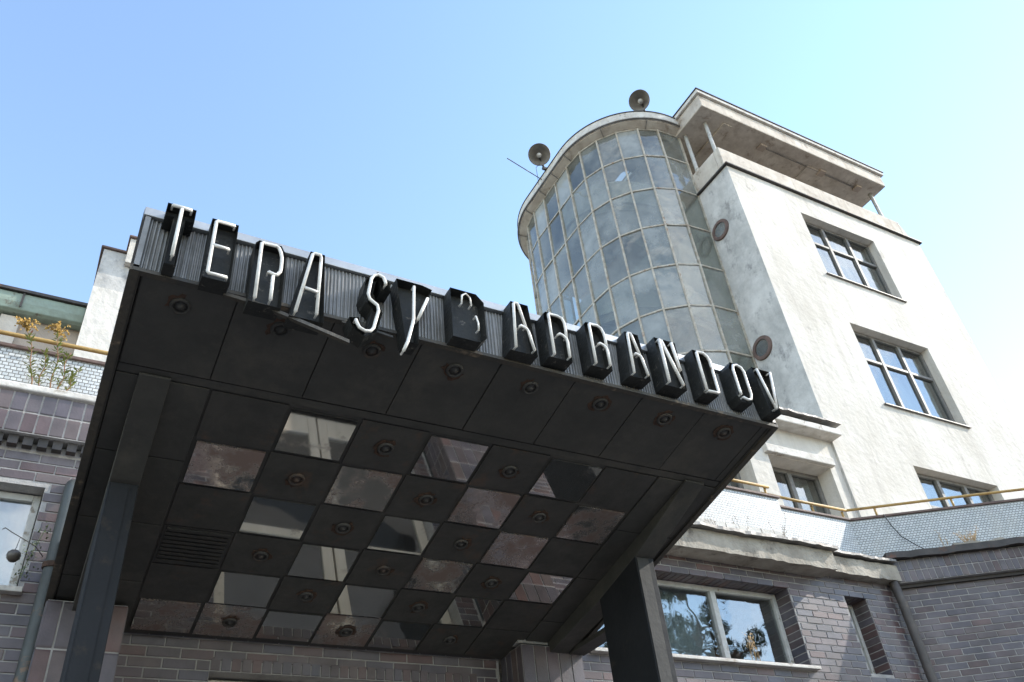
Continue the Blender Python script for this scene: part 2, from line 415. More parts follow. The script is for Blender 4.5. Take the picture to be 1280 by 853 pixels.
def fascia_mat():
    mt, n, l, p = mk('ribbed_fascia_metal')
    ge = n.new('ShaderNodeNewGeometry')
    t = n.new('ShaderNodeTexNoise'); t.inputs['Scale'].default_value = 2.5; t.inputs['Detail'].default_value = 8; t.inputs['Roughness'].default_value = .7
    l.new(ge.outputs['Position'], t.inputs['Vector'])
    mr = n.new('ShaderNodeMapRange'); mr.inputs['From Min'].default_value = .35; mr.inputs['From Max'].default_value = .7
    l.new(t.outputs['Fac'], mr.inputs['Value'])
    mx = n.new('ShaderNodeMixRGB'); mx.inputs['Color1'].default_value = (.30, .295, .285, 1); mx.inputs['Color2'].default_value = (.13, .125, .115, 1)
    l.new(mr.outputs[0], mx.inputs['Fac']); l.new(mx.outputs[0], p.inputs['Base Color'])
    p.inputs['Metallic'].default_value = .35; p.inputs['Roughness'].default_value = .5
    return mt
M_fascia = fascia_mat()

def ground_mat():
    mt, n, l, p = mk('worn_asphalt')
    tc = n.new('ShaderNodeTexCoord'); t = n.new('ShaderNodeTexNoise'); t.inputs['Scale'].default_value = .5; t.inputs['Detail'].default_value = 10
    l.new(tc.outputs['Object'], t.inputs['Vector'])
    cr = n.new('ShaderNodeValToRGB'); cr.color_ramp.elements[0].color = (.07, .067, .064, 1); cr.color_ramp.elements[1].color = (.13, .125, .12, 1)
    cr.color_ramp.elements[0].position = .3; cr.color_ramp.elements[1].position = .7
    l.new(t.outputs['Fac'], cr.inputs[0]); l.new(cr.outputs[0], p.inputs['Base Color']); p.inputs['Roughness'].default_value = .9
    t3 = n.new('ShaderNodeTexNoise'); t3.inputs['Scale'].default_value = 80; l.new(tc.outputs['Object'], t3.inputs['Vector'])
    bp = n.new('ShaderNodeBump'); bp.inputs['Strength'].default_value = .4; bp.inputs['Distance'].default_value = .01
    l.new(t3.outputs['Fac'], bp.inputs['Height']); l.new(bp.outputs[0], p.inputs['Normal'])
    return mt
M_ground = ground_mat()
M_paving = weathered('pale_entrance_paving', (.17, .16, .15), (.12, .115, .11), 2, .8, .2, 30)

GZ = -1.6
# ---------------------------------------------------------------- ground
g = MB(); N = 8
for i in range(N):
    for j in range(N):
        a, b, c, d = -400+100*i, -300+100*i, -400+100*j, -300+100*j
        g.quad((a,c,GZ), (b,c,GZ), (b,d,GZ), (a,d,GZ))
o = g.build('ground', M_ground); tagset(o, 'worn asphalt forecourt in front of the building', 'ground', kind='structure')
o = MB().box(.2, 4.3, 2.6, 6.86, GZ - .1, GZ + .12).build('pavement', M_paving, bevel=.02); tagset(o, 'pale paved landing below the dark entrance canopy', 'pavement', kind='structure')

# ---------------------------------------------------------------- bricks
def unit_brick():
    mb = MB(); ix, iz = .012, .045
    vs = [(-.5,.12,-.5),(.5,.12,-.5),(.5,.12,.5),(-.5,.12,.5), (-.5+ix,0,-.5+iz),(.5-ix,0,-.5+iz),(.5-ix,0,.5-iz),(-.5+ix,0,.5-iz), (-.5,1,-.5),(.5,1,-.5),(.5,1,.5),(-.5,1,.5)]
    fs = [(4,5,6,7),(0,1,5,4),(1,2,6,5),(2,3,7,6),(3,0,4,7),(8,9,1,0),(9,10,2,1),(10,11,3,2),(11,8,0,3)]
    me = bpy.data.meshes.new('brick'); me.from_pydata(vs, [], fs); me.update(); me.materials.append(M_brick)
    return me, vs, fs
BRICK_ME, BV, BF = unit_brick()

def pix(P):
    z = CF.dot(P)
    if z <= .1: return None
    return 640 + FPX*CX.dot(P)/z, 426.5 + FPX*CD.dot(P)/z, z

def behind_canopy(P):
    t = math.tan(R(12.5)); den = P.z + t*P.y
    if den <= 0: return False
    k = 3.9/den
    if k < 1:
        q = P*k
        if -.0 < q.x < 4.48 and 3.57 < q.y < 6.86: return True
    k = 3.57/P.y
    q = P*k
    return k < 1 and 0 < q.x < 4.48 and 3.1 < q.z < 3.56

def brick_cells(x0, x1, z0, z1, holes, cw=.25, ch=.08, stagger=.5, phase=0.):
    cells = []; r = 0
    nrow = max(1, round((z1-z0)/ch)); ch = (z1-z0)/nrow
    for r in range(nrow):
        za, zb = z0 + r*ch, z0 + (r+1)*ch; zc = (za+zb)/2
        x = x0 - cw*((r*stagger + phase) % 1.)
        while x < x1 - 1e-6:
            a, b = max(x, x0), min(x+cw, x1); x += cw
            segs = [(a, b)]
            for h in holes:
                if h[2] < zc < h[3]:
                    ns = []
                    for s0, s1 in segs:
                        if s1 <= h[0] or s0 >= h[1]: ns.append((s0, s1)); continue
                        if s0 < h[0]: ns.append((s0, h[0]))
                        if s1 > h[1]: ns.append((h[1], s1))
                    segs = ns
            for s0, s1 in segs:
                if s1-s0 > .035: cells.append((s0, s1, za, zb))
    return cells

def lay(wall, items, limit=300, stuff_name='brickwork'):
    """items: (local matrix, ) of unit bricks. The largest in view become single bricks, the rest one mesh."""
    W = MW[wall]; ranked = []
    for Mx in items:
        P = (W @ Mx) @ Vector((0, 0, 0)); q = pix(P); size = 0
        if q and -12 < q[0] < 1292 and -12 < q[1] < 866 and not behind_canopy(P):
            sx = (W @ Mx).to_3x3() @ Vector((1, 0, 0)); sz = (W @ Mx).to_3x3() @ Vector((0, 0, 1))
            size = max(sx.length, sz.length)*FPX/q[2]
        ranked.append((size, Mx))
    ranked.sort(key=lambda a: -a[0])
    rest = MB()
    for i, (size, Mx) in enumerate(ranked):
        if size > 8 and i < limit:
            b = bpy.data.objects.new('brick', BRICK_ME); col.objects.link(b); b.parent = wall; b.matrix_basis = Mx
        else:
            rest.add([Mx @ Vector(v) for v in BV], BF)
    if rest.v:
        s = rest.build(stuff_name, M_brick, wall, local=True); s['kind'] = 'stuff'

def brick_items(cells, y, joint=.011, depth=.03, wob=.0025):
    it = []
    for a, b, c, d in cells:
        M_ = Matrix.Translation(((a+b)/2 + random.uniform(-.001, .001), y + random.uniform(-wob, wob), (c+d)/2 + random.uniform(-.001, .001)))
        M_ = M_ @ Matrix.Rotation(random.uniform(-.006, .006), 4, 'Y') @ Matrix.Rotation(random.uniform(-.008, .008), 4, 'Z')
        it.append(M_ @ Matrix.Diagonal((b-a-joint, depth, d-c-joint, 1)))
    return it

def turned(items, M_): return [M_ @ i for i in items]

# ---------------------------------------------------------------- windows
def window(parent, x0, x1, z0, z1, y, cols, rows, mat, local=False, bar=.06, dep=.07, name='window', pane_mat=None, sash=.0):
    """frame mesh with one pane object for each light. cols/rows: fractions of inner splits"""
    f = MB()
    xs = [x0] + [x0 + (x1-x0)*c for c in cols] + [x1]; zs = [z0] + [z0 + (z1-z0)*r_ for r_ in rows] + [z1]
    f.box(x0, x0+bar, y, y+dep, z0, z1); f.box(x1-bar, x1, y, y+dep, z0, z1)
    f.box(x0+bar, x1-bar, y, y+dep, z0, z0+bar); f.box(x0+bar, x1-bar, y, y+dep, z1-bar, z1)
    h = bar*.62
    for x in xs[1:-1]: f.box(x-h, x+h, y-.012, y+dep-.004, z0+bar, z1-bar)
    for z in zs[1:-1]:
        cuts = [x0+bar] + [q for x in xs[1:-1] for q in (x-h, x+h)] + [x1-bar]
        for k in range(0, len(cuts), 2): f.box(cuts[k], cuts[k+1], y-.006, y+dep-.004, z-h*.8, z+h*.8)
    w_ = f.build(name, mat, parent, local=local, bevel=.006)
    for i in range(len(xs)-1):
        for j in range(len(zs)-1):
            a = xs[i] + (bar if i == 0 else h); b = xs[i+1] - (bar if i == len(xs)-2 else h)
            c = zs[j] + (bar if j == 0 else h*.8); d = zs[j+1] - (bar if j == len(zs)-2 else h*.8)
            p = MB(); tl = random.uniform(-.004, .004); tk = random.uniform(-.004, .004)
            yy = y + .035
            p.hexa([(a-.005, yy+tl, c-.005), (b+.005, yy-tl, c-.005), (b+.005, yy-tl+.006, c-.005), (a-.005, yy+tl+.006, c-.005)],
                   [(a-.005, yy+tl+tk, d+.005), (b+.005, yy-tl+tk, d+.005), (b+.005, yy-tl+tk+.006, d+.005), (a-.005, yy+tl+tk+.006, d+.005)])
            p.build('pane', pane_mat or M_glass, w_, local=local)
    return w_

def curtain(parent, x0, x1, z0, z1, y, local=False):
    c = MB(); n = max(8, int((x1-x0)/.05)); vs = []; fs = []
    for i in range(n+1):
        x = x0 + (x1-x0)*i/n; dy = .03*math.sin(i*1.7) + .015*math.sin(i*.63+1)
        vs += [(x, y+dy, z0), (x, y+dy*.6, z1)]
    for i in range(n): fs.append((2*i, 2*i+2, 2*i+3, 2*i+1))
    c.add(vs, fs); return c.build('curtain', M_curtain, parent, local=local, smooth=True)

# ================================================================ FACADE under the terrace
fac = thing('brick_facade', (4, 6.7, GZ), 'dark clinker brick ground floor behind the canopy, with terrace on top', 'building')
BIG = (4.75, 7.65, 2.52, 3.44); NAR = (8.58, 8.97, 2.50, 3.44); LW = (-1.75, -.21, 2.60, 3.42); DOOR = (1.23, 3.55, GZ + .1, 2.16)
GAP = .006
# right part
wl = MB().sheet(4.30, 9.70, GZ, 3.75, 6.7+GAP, [BIG, NAR], .26).build('wall', M_mortar, fac)
cells = brick_cells(4.30, 9.62, GZ, 3.66, [BIG, NAR])
it = brick_items(cells, 6.7)
# brick jambs and heads of both openings
for (a, b, c, d), both in ((BIG, True), (NAR, True)):
    J = brick_cells(-.25, 0, c, d, [], .25, .08, 0)
    it += turned(brick_items(J, 0), Matrix.Translation((b-.006, 6.706, 0)) @ Matrix.Rotation(R(-90), 4, 'Z'))
    H = brick_cells(0, b-a, -.25, 0, [], .08, .25, 0)
    it += turned(brick_items(H, 0), Matrix.Translation((a, 6.706, d-.006)) @ Matrix.Rotation(R(90), 4, 'X'))
lay(wl, it, 300)
# left part
wl2 = MB().sheet(-2.6, .04, GZ, 3.78, 6.7+GAP, [LW], .2).build('wall', M_mortar, fac)
lay(wl2, brick_items(brick_cells(-2.6, .02, GZ, 3.70, [LW], phase=.3), 6.7), 160)
# recessed wall under the canopy
wl3 = MB().sheet(.48, 3.78, GZ, 4.0, 6.87+GAP, [DOOR], .25).build('wall', M_mortar, fac)
it = brick_items(brick_cells(.50, 3.76, GZ, 2.72, [DOOR, (1.23, 3.55, 2.16, 2.27)]), 6.87)
it += brick_items(brick_cells(1.23, 3.55, 2.16, 2.27, [], .08, .11, 0), 6.868)
H = brick_cells(0, 2.32, 0, .2, [], .08, .2, 0)
lay(wl3, it, 200)
# closing walls at the back and sides so that the rooms are dark
MB().box(-2.6, 9.75, 12.0, 12.2, GZ, 4.0).build('rear_wall', M_interior, fac)
MB().box(-2.75, -2.6, 6.72, 12.2, GZ, 4.0).build('side_wall', M_interior, fac)
MB().box(-2.6, 9.65, 6.98, 12.0, 4.0, 4.08).build('terrace_deck', M_concrete, fac)
# tiled piers
def pier(x0, x1, y0, y1, ztop, nm):
    p = MB().box(x0+GAP, x1-GAP, y0+GAP, y1, GZ, ztop).build('pier', M_mortar, fac)
    it_ = brick_items(brick_cells(x0, x1, GZ, ztop, [], (x1-x0)/5, .335, 0), y0, joint=.012)
    L_ = brick_cells(0, y1-y0-.005, GZ, ztop, [], (y1-y0)/4, .335, 0)
    it_ += turned(brick_items(L_, 0, joint=.012), Matrix.Translation((x0, y1, 0)) @ Matrix.Rotation(R(-90), 4, 'Z'))
    it_ += turned(brick_items(L_, 0, joint=.012), Matrix.Translation((x1, y0, 0)) @ Matrix.Rotation(R(90), 4, 'Z'))
    lay(p, it_, 120, 'tile_facing')
pier(.00, .53, 6.42, 6.87, 2.44, 'left')
pier(3.80, 4.44, 6.47, 6.87, 2.42, 'right')
MB().box(3.79, 4.46, 6.50, 6.86, 2.44, 3.75).build('wall_return', M_mortar, fac)
MB().box(-.02, .55, 6.72, 6.86, 2.46, 3.75).build('wall_return', M_mortar, fac)
# sills
MB().hexa([(4.70, 6.62, 2.470), (7.70, 6.62, 2.470), (7.70, 6.96, 2.475), (4.70, 6.96, 2.475)], [(4.70, 6.62, 2.505), (7.70, 6.62, 2.505), (7.70, 6.96, 2.53), (4.70, 6.96, 2.53)]).build('window_sill', M_ledge, fac, bevel=.006)
MB().box(-1.8, -.17, 6.63, 6.9, 2.555, 2.595).build('window_sill', M_ledge, fac, bevel=.006)
wb = window(fac, 4.76, 7.64, 2.535, 3.43, 6.92, [.36, .655], [], M_frame_pale, bar=.06)
curtain(fac, 5.75, 6.62, 2.54, 3.44, 7.1)
wn = window(fac, 8.59, 8.96, 2.505, 3.43, 6.93, [], [], M_frame_pale, bar=.05)
wlw = window(fac, -1.74, -.22, 2.61, 3.41, 6.84, [.5], [], M_frame_pale, bar=.055)
curtain(fac, -1.7, -.26, 2.62, 3.42, 6.98)
# entrance doors
dr = MB()
for a, b in ((1.24, 2.38), (2.40, 3.54)):
    dr.box(a, a+.11, 7.02, 7.08, GZ+.12, 2.14); dr.box(b-.11, b, 7.02, 7.08, GZ+.12, 2.14); dr.box(a+.11, b-.11, 7.02, 7.08, 2.02, 2.14); dr.box(a+.11, b-.11, 7.02, 7.08, GZ+.12, GZ+.5); dr.box(a+.11, b-.11, 7.02, 7.08, .7, .82)
dr = dr.build('entrance_door', M_wood, fac, bevel=.006)
for a, b in ((1.35, 2.27), (2.51, 3.43)):
    MB().box(a-.01, b+.01, 7.045, 7.052, GZ+.49, .71).build('pane', M_glass, dr); MB().box(a-.01, b+.01, 7.045, 7.052, .81, 2.03).build('pane', M_glass, dr)
for x in (2.30, 2.48): MB().tube([(x, 7.01, -.55), (x, 6.96, -.53), (x, 6.96, -.27), (x, 7.01, -.25)], .012).build('handle', M_zinc, dr)
MB().box(1.23, 3.55, 6.90, 7.10, GZ, GZ+.1).build('threshold', M_concrete, fac)

# cornice, left of the canopy: soldier course, dentils, white ledge
cl = MB().box(-2.6, .3, 6.58+GAP, 6.84, 3.80, 4.17).build('cornice', M_mortar, fac)
lay(cl, brick_items(brick_cells(-2.6, .3, 3.80, 4.17, [], .105, .185, 0), 6.58, joint=.013), 120, 'tile_facing')
for i in range(28):
    x = -2.55 + i*.105
    MB().box(x, x+.07, 6.625, 6.69, 3.72, 3.795).build('dentil', M_dark_tin, cl)
MB().box(-2.6, .3, 6.55, 6.74, 4.172, 4.235).build('ledge', M_ledge, fac, bevel=.012)
# cornice, right of the canopy: bare concrete with a torn tin edge
def ragged(x0, x1, y0, y1, z0, z1, n, amp, seed, dip=0):
    rnd = random.Random(seed); pr = []
    mb = MB(); pts = []
    for i in range(n+1):
        t = i/n; x = x0 + (x1-x0)*t
        pts.append((x, rnd.uniform(-amp, amp), rnd.uniform(-amp, amp) - dip*math.sin(t*math.pi*2.3)**2))
    vs = []; fs = []
    for x, dy, dz in pts:
        vs += [(x, y0+dy, z0+dz), (x, y0+dy*.6, z1+dz*.7), (x, y1, z1), (x, y1, z0)]
    for i in range(n):
        a = 4*i; b = a+4
        fs += [(a, b, b+1, a+1), (a+1, b+1, b+2, a+2), (a+2, b+2, b+3, a+3), (a+3, b+3, b, a)]
    fs += [(0, 1, 2, 3), (4*n+3, 4*n+2, 4*n+1, 4*n)]
    return mb.add(vs, fs)
ragged(4.2, 8.30, 6.44, 6.80, 3.62, 3.86, 46, .007, 3).build('cornice', M_concrete, fac)
ragged(4.2, 8.34, 6.36, 6.80, 3.87, 3.905, 50, .008, 4, .014).build('cornice_flashing', M_tin, fac)
ragged(8.30, 9.62, 6.56, 6.84, 3.66, 3.87, 18, .007, 5).build('cornice', M_concrete, fac)
ragged(8.36, 9.56, 6.50, 6.84, 3.90, 3.93, 18, .008, 6, .014).build('cornice_flashing', M_tin, fac)
MB().box(4.2, 9.7, 6.72, 7.1, 3.66, 3.99).build('cornice_core', M_concrete, fac)
# terrace parapet in white mosaic
MB().box(-2.6, 8.05, 6.78, 6.96, 4.09, 4.70).build('parapet', M_mosaic, fac)
MB().hexa([(8.05,6.98,4.0),(9.60,6.98,4.0),(9.70,7.14,4.0),(8.05,7.14,4.0)],[(8.05,6.98,4.70),(9.60,6.98,4.70),(9.70,7.14,4.70),(8.05,7.14,4.70)]).build('parapet', M_mosaic, fac)
MB().box(-2.6, 8.08, 6.755, 6.985, 4.702, 4.735).build('coping', M_coping, fac, bevel=.006)
MB().hexa([(8.085,6.955,4.702),(9.59,6.955,4.702),(9.72,7.165,4.702),(8.085,7.165,4.702)],[(8.085,6.955,4.735),(9.59,6.955,4.735),(9.72,7.165,4.735),(8.085,7.165,4.735)]).build('coping', M_coping, fac, bevel=.006)
k = 4.45
while k < 9.6:
    L_ = random.uniform(.35, .6)
    yy = 6.74 if k + L_ < 8.05 else 6.94
    if k < 8.05 < k+L_: k = 8.06; continue
    MB().box(k, min(k+L_, 9.66)-.012, yy, yy+.03, 4.10, 4.10+random.uniform(.085, .10)).build('skirting_slab', M_ledge, fac, bevel=.005)
    k += L_

# ================================================================ WING at the right
wing = thing('brick_wing', (9.62, 6.7, 0), 'slanting brick wing at the right edge with white mosaic parapet', 'building', rz=R(-32.5))
ww = MB().sheet(-.02, 4.6, GZ, 3.75, GAP, [], .1).build('wall', M_mortar, wing, local=True)
lay(ww, brick_items(brick_cells(0, 4.6, GZ, 3.60, []), 0), 300)
wc = MB().box(.02, 4.6, -.13+GAP, .2, 3.645, 3.935).build('cornice', M_mortar, wing, local=True)
lay(wc, brick_items(brick_cells(.02, 4.6, 3.645, 3.935, [], .083, .145, 0), -.13, joint=.010), 200, 'tile_facing')
MB().box(0, 4.6, -.05, .05, 3.600, 3.64).build('cornice_shade_strip', M_dark_tin, wing, local=True)  # dark strip standing in for the shadow gap below the soldier course
ragged(-.05, 4.6, -.21, .26, 3.945, 4.03, 46, .009, 9, .012).build('roofing_edge', M_dark_tin, wing, local=True)
ragged(.9, 4.6, -.12, .20, 4.035, 4.09, 30, .03, 10, .03).build('mortar_rubble', M_concrete, wing, local=True)
MB().hexa([(-.168,.225,3.98),(4.6,.225,3.98),(4.6,.40,3.98),(-.16,.40,3.98)],[(-.168,.225,4.70),(4.6,.225,4.70),(4.6,.40,4.70),(-.16,.40,4.70)]).build('parapet', M_mosaic, wing, local=True)
MB().box(-.17, 4.6, .20, .43, 4.703, 4.736).build('coping', M_coping, wing, local=True, bevel=.006)
MB().box(.3, 4.6, .42, 3.2, 4.0, 4.08).build('terrace_deck', M_concrete, wing, local=True)
MB().box(4.6, 4.8, -.1, 3.2, GZ, 4.0).build('end_wall', M_mortar, wing, local=True)
k = .3
while k < 4.5:
    L_ = random.uniform(.25, .5)
    if random.random() < .8: MB().box(k, k+L_-.012, .195, .224, 4.06, 4.06+random.uniform(.10, .13)).build('skirting_slab', M_ledge, wing, local=True, bevel=.005)
    k += L_

# ================================================================ CANOPY
TA = R(12.5)
can = thing('entrance_canopy', (0, 3.57, 3.11), 'black cantilevered entrance canopy with chequered ceiling of polished and dark plates', 'canopy', rx=-TA)
CWD = 4.47; VB = 3.36
def vy(y): return (y-3.57)/math.cos(TA)
# body (world-space profile)
t_ = math.tan(TA)
prof = [(3.60, 3.11+.008), (6.84, 3.11-(6.84-3.57)*t_+.0143), (6.84, 2.80), (3.60, 3.50)]
MB().prismx(prof, .05, CWD-.05).build('roof_body', M_canopy, can)
# side boards
for xa, xb in ((0, .046), (CWD-.046, CWD)):
    pr = [(3.575, 3.11), (6.84, 3.11-(6.84-3.575)*t_), (6.84, 2.83), (3.575, 3.525)]
    MB().prismx(pr, xa, xb).build('side_fascia', M_canopy, can, bevel=.004)
for xa in (-.012, CWD-.034):
    pr = [(3.56, 3.095), (6.82, 3.095-(6.82-3.56)*t_), (6.82, 3.135-(6.82-3.56)*t_), (3.56, 3.135)]
    MB().prismx(pr, xa, xa+.046).build('edge_trim', M_canopy_edge, can)
MB().prismx([(3.57, 3.53), (6.84, 2.835), (6.84, 2.86), (3.57, 3.555)], -.015, CWD+.015).build('roof_sheet', M_zinc, can)
# ribbed front sheet
f = MB(); nr = 200; pts = []
for i in range(nr*4+1):
    ph = i % 4
    if ph == 0: jx, jy = random.uniform(-.0018, .0018), random.uniform(-.0022, .0012) + .003*math.sin(i*.021)
    pts.append((.03 + (CWD-.06)*i/(nr*4) + jx, 3.585 - (.0, .008, .009, .001)[ph] + jy))
vs = []; fs = []
for x, y in pts: vs += [(x, y, 3.118), (x, y, 3.492)]
for i in range(len(pts)-1): fs.append((2*i, 2*i+2, 2*i+3, 2*i+1))
f.add(vs, fs).build('ribbed_fascia', M_fascia, can)
MB().box(-.012, CWD+.012, 3.553, 3.60, 3.497, 3.557).build('coping_strip', M_zinc, can, bevel=.004)
MB().box(0, CWD, 3.556, 3.596, 3.094, 3.117).build('bottom_trim', M_canopy_edge, can)
MB().box(0, .028, 3.560, 3.60, 3.118, 3.495).build('corner_strip', M_fascia, can)
MB().box(CWD-.028, CWD, 3.560, 3.60, 3.118, 3.495).build('corner_strip', M_fascia, can)
# strip of trim torn loose below the letters
tr = MB(); P_ = [(.46, 3.552, 3.09), (.66, 3.50, 3.03), (.88, 3.46, 2.945), (1.13, 3.44, 2.87)]
vs = []; fs = []
for x, y, z in P_: vs += [(x, y, z), (x, y+.035, z-.004), (x, y+.035, z-.012), (x, y, z-.022)]
for i in range(3):
    a = 4*i; b = a+4
    for q in range(4): fs.append((a+q, a+(q+1) % 4, b+(q+1) % 4, b+q))
tr.add(vs, fs + [(0, 3, 2, 1), (12, 13, 14, 15)]).build('loose_trim', M_canopy_edge, can)
tr = MB(); vs = []; fs = []
for x, y, z in [(1.12, 3.56, 3.098), (1.25, 3.548, 3.086), (1.42, 3.53, 3.05)]: vs += [(x, y, z), (x, y+.03, z), (x, y+.03, z-.01), (x, y, z-.014)]
for i in range(2):
    for q in range(4): fs.append((4*i+q, 4*i+(q+1) % 4, 4*i+4+(q+1) % 4, 4*i+4+q))
tr.add(vs, fs + [(0, 3, 2, 1), (8, 9, 10, 11)]).build('loose_trim', M_canopy_edge, can)
# front ceiling panels with lamp roses (canopy space: x, v along the slope, w up)
def rosette(parent, x, v, r, seed):
    rnd = random.Random(seed)
    Mx = Matrix.Translation((x, v, -.001)) @ Matrix.Rotation(math.pi, 4, 'X')
    mb = MB()
    mb.lathe([(r*.42, -.002), (r*.46, .012), (r*.60, .016), (r*.66, .0), (r*.66, -.002)], Mx, 20)
    mb.lathe([(.0001, .020), (r*.16, .018), (r*.2, .010), (r*.42, .003), (r*.42, -.002)], Mx, 14)
    mb.build('lamp_rose', M_tile_dark, parent, local=True, smooth=True)
    # flaked rust ring, broken
    fl = MB(); n = 22; a0 = rnd.uniform(0, 6.28); frac = rnd.choice((.35, .55, .75, .95)); vs = []; fs = []
    for i in range(int(n*frac)+1):
        a = a0 + 6.283*i/n; ri = r*(.70 + rnd.uniform(-.03, .03)); ro = r*(.92 + rnd.uniform(-.16, .16))
        for rr, w_ in ((ri, -.002), (ro, -.002), (ro, .004), (ri, .004)):
            vs.append((x+rr*math.cos(a), v+rr*math.sin(a), w_-.002))
    for i in range(len(vs)//4-1):
        for q in range(4): fs.append((4*i+q, 4*i+(q+1) % 4, 4*i+4+(q+1) % 4, 4*i+4+q))
    fl.add(vs, fs).build('rust_ring', M_rust, parent, local=True)
pw = .545
for i in range(9):
    a = i*pw + .003; b = min((i+1)*pw - .003, CWD-.055)
    if i == 0: a = .055
    if b - a < .05: continue
    p = MB().box(a, b, .02, vy(4.205), -.0 + random.uniform(-.003, .003), .03).build('ceiling_panel', M_canopy, can, local=True, bevel=.004)
    if i < 8: rosette(p, .275 + i*pw, vy(3.735), .085, 40+i)
# groove batten, side panels
MB().box(.055, CWD-.055, vy(4.215), vy(4.272), .004, .03).build('ceiling_batten', M_canopy, can, local=True)
for x0, x1 in ((.05, .565), (3.872, CWD-.05)):
    v0 = vy(4.28)
    for q in range(4):
        v1 = v0 + (VB-.03-vy(4.28))/4
        MB().box(x0, x1, v0+.004, v1-.004, .0, .03).build('ceiling_panel', M_canopy, can, local=True, bevel=.003); v0 = v1
# chequered plates
kinds = ['dMoMoMd', 'RoRoRoR', 'dMoMoRd', 'goMoRoM', 'dMoMoMd', 'RrMrMod']
TP = .4685; VP = .4275; X0 = .578; V0 = vy(4.285)
for r_ in range(6):
    for c_ in range(7):
        a = X0 + c_*TP; v = V0 + r_*VP; kd = kinds[r_][c_]
        hw = random.uniform(-.0015, .0015); tx = random.uniform(-.0025, .0025); ty = random.uniform(-.0025, .0025)
        if kd in 'MR': x0, x1, va, vb = a+.018, a+TP-.026, v+.020, v+VP-.028
        else: x0, x1, va, vb = a+.004, a+TP-.006, v+.004, v+VP-.006
        mb = MB(); lift = -.004 if kd in 'MR' else .004
        mb.hexa([(x0, va, lift-tx-ty), (x1, va, lift+tx-ty), (x1, vb, lift+tx+ty), (x0, vb, lift-tx+ty)], [(x0, va, .03), (x1, va, .03), (x1, vb, .03), (x0, vb, .03)])
        mt = {'M': M_plate, 'R': M_plate_rust, 'o': M_tile_dark, 'd': M_tile_dark, 'g': M_black, 'r': M_plate_rust}[kd]
        p = mb.build('ceiling_plate', mt, can, local=True)
        if kd in 'or': rosette(p, a+TP/2, v+VP/2, .085, 100+r_*7+c_)
        if kd == 'g':
            for q in range(9):
                MB().box(x0+.02, x1-.02, va+.02+q*.043, va+.045+q*.043, -.008, .003).build('louvre', M_black, p, local=True)
# cantilever beams and posts
for x0, x1 in ((.17, .34), (4.10, 4.28)):
    zc = lambda y: 3.11-(y-3.57)*t_ - .001
    pr = [(4.25, zc(4.25)), (6.5, zc(6.5)), (6.5, zc(6.5)-.10), (5.62, zc(5.62)-.14), (5.0, zc(5.0)-.12), (4.25, zc(4.25)-.015)]
    MB().prismx(pr, x0-.002, x1+.002).build('cantilever_beam', M_canopy, can, bevel=.004)
    y0, y1 = 5.03, 5.60
    MB().box(x0, x1, y0, y1, GZ+.12, zc(5.03)-.10).build('post', M_post, can, bevel=.006)
    MB().box(x0+.012, x1-.055, y0-.006, y0-.0005, GZ+.13, zc(5.03)-.13).build('post_face_strip', M_post_face if x0 > 1 else M_post, can)
    MB().box(x0-.05, x1+.05, y0-.05, y1+.05, GZ+.12, GZ+.14).build('base_plate', M_dark_tin, can)
# small gutter box at the canopy's rear right
MB().box(4.30, 4.465, 5.7, 6.48, 2.36, 2.40).build('edge_gutter', M_canopy, can)

# ================================================================ SIGN LETTERS
LY = 3.46
def arc(cx, cz, rx, rz, a0, a1, n=8): return [(cx+rx*math.cos(R(a0+(a1-a0)*i/n)), cz+rz*math.sin(R(a0+(a1-a0)*i/n))) for i in range(n+1)]
def letter(ch, x0, x1, z0, z1, outline, strokes, label, tube_r=.0100, dz=0, tilt=0, front=LY):
    t = thing('sign_letter', ((x0+x1)/2, 3.572, z0-.02), label, 'letter', 'letters of the canopy sign')
    W_, H_ = x1-x0, z1-z0
    pts = [(x0+W_*u, z0+H_*v) for u, v in outline]
    bm = bmesh.new()
    fv = [bm.verts.new((x, front, z)) for x, z in pts]; bv = [bm.verts.new((x, 3.574, z)) for x, z in pts]
    n = len(pts); ff = bm.faces.new(fv); bm.faces.new(list(reversed(bv)))
    for i in range(n): bm.faces.new((fv[i], bv[i], bv[(i+1) % n], fv[(i+1) % n]))
    bmesh.ops.recalc_face_normals(bm, faces=bm.faces)
    bmesh.ops.inset_individual(bm, faces=[ff], thickness=.007, depth=0)
    bmesh.ops.translate(bm, verts=ff.verts[:], vec=(0, .065, 0))
    me = bpy.data.meshes.new('letter_box'); bm.to_mesh(me); bm.free(); me.materials.append(M_letter)
    o = bpy.data.objects.new('letter_box', me); col.objects.link(o); o.parent = t; o.matrix_parent_inverse = MW[t].inverted(); MW[o] = Matrix.Identity(4)
    rnd = random.Random(ch + str(x0))
    for st in strokes:
        P = [(x0+W_*q[0], front-.012 + (q[2] if len(q) > 2 else 0) + rnd.uniform(-.003, .003), z0+H_*q[1]) for q in st]
        mb = MB(); mb.tube(P, tube_r, 8); mb.build('neon_tube', M_tubeglass, t, smooth=True)
        for e in (P[0], P[-1]):
            MB().tube([(e[0], e[1], e[2]), (e[0], front+.025, e[2])], .006, 6).build('tube_holder', M_tubeglass, t)
rect = [(-.22, -.06), (1.22, -.06), (1.22, 1.06), (-.22, 1.06)]
Tout = [(.2, -.10), (.8, -.10), (.8, .80), (1.25, .80), (1.25, 1.06), (-.25, 1.06), (-.25, .80), (.2, .80)]
Rout = [(-.25, -.05), (1.2, -.05), (1.2, .9), (.95, 1.06), (-.1, 1.06), (-.25, 1.0)]
Aout = [(-.22, -.06), (1.2, -.06), (1.08, 1.05), (.45, 1.05)]
Aout2 = [(-.25, -.06), (1.2, -.06), (1.0, 1.05), (.05, 1.05)]
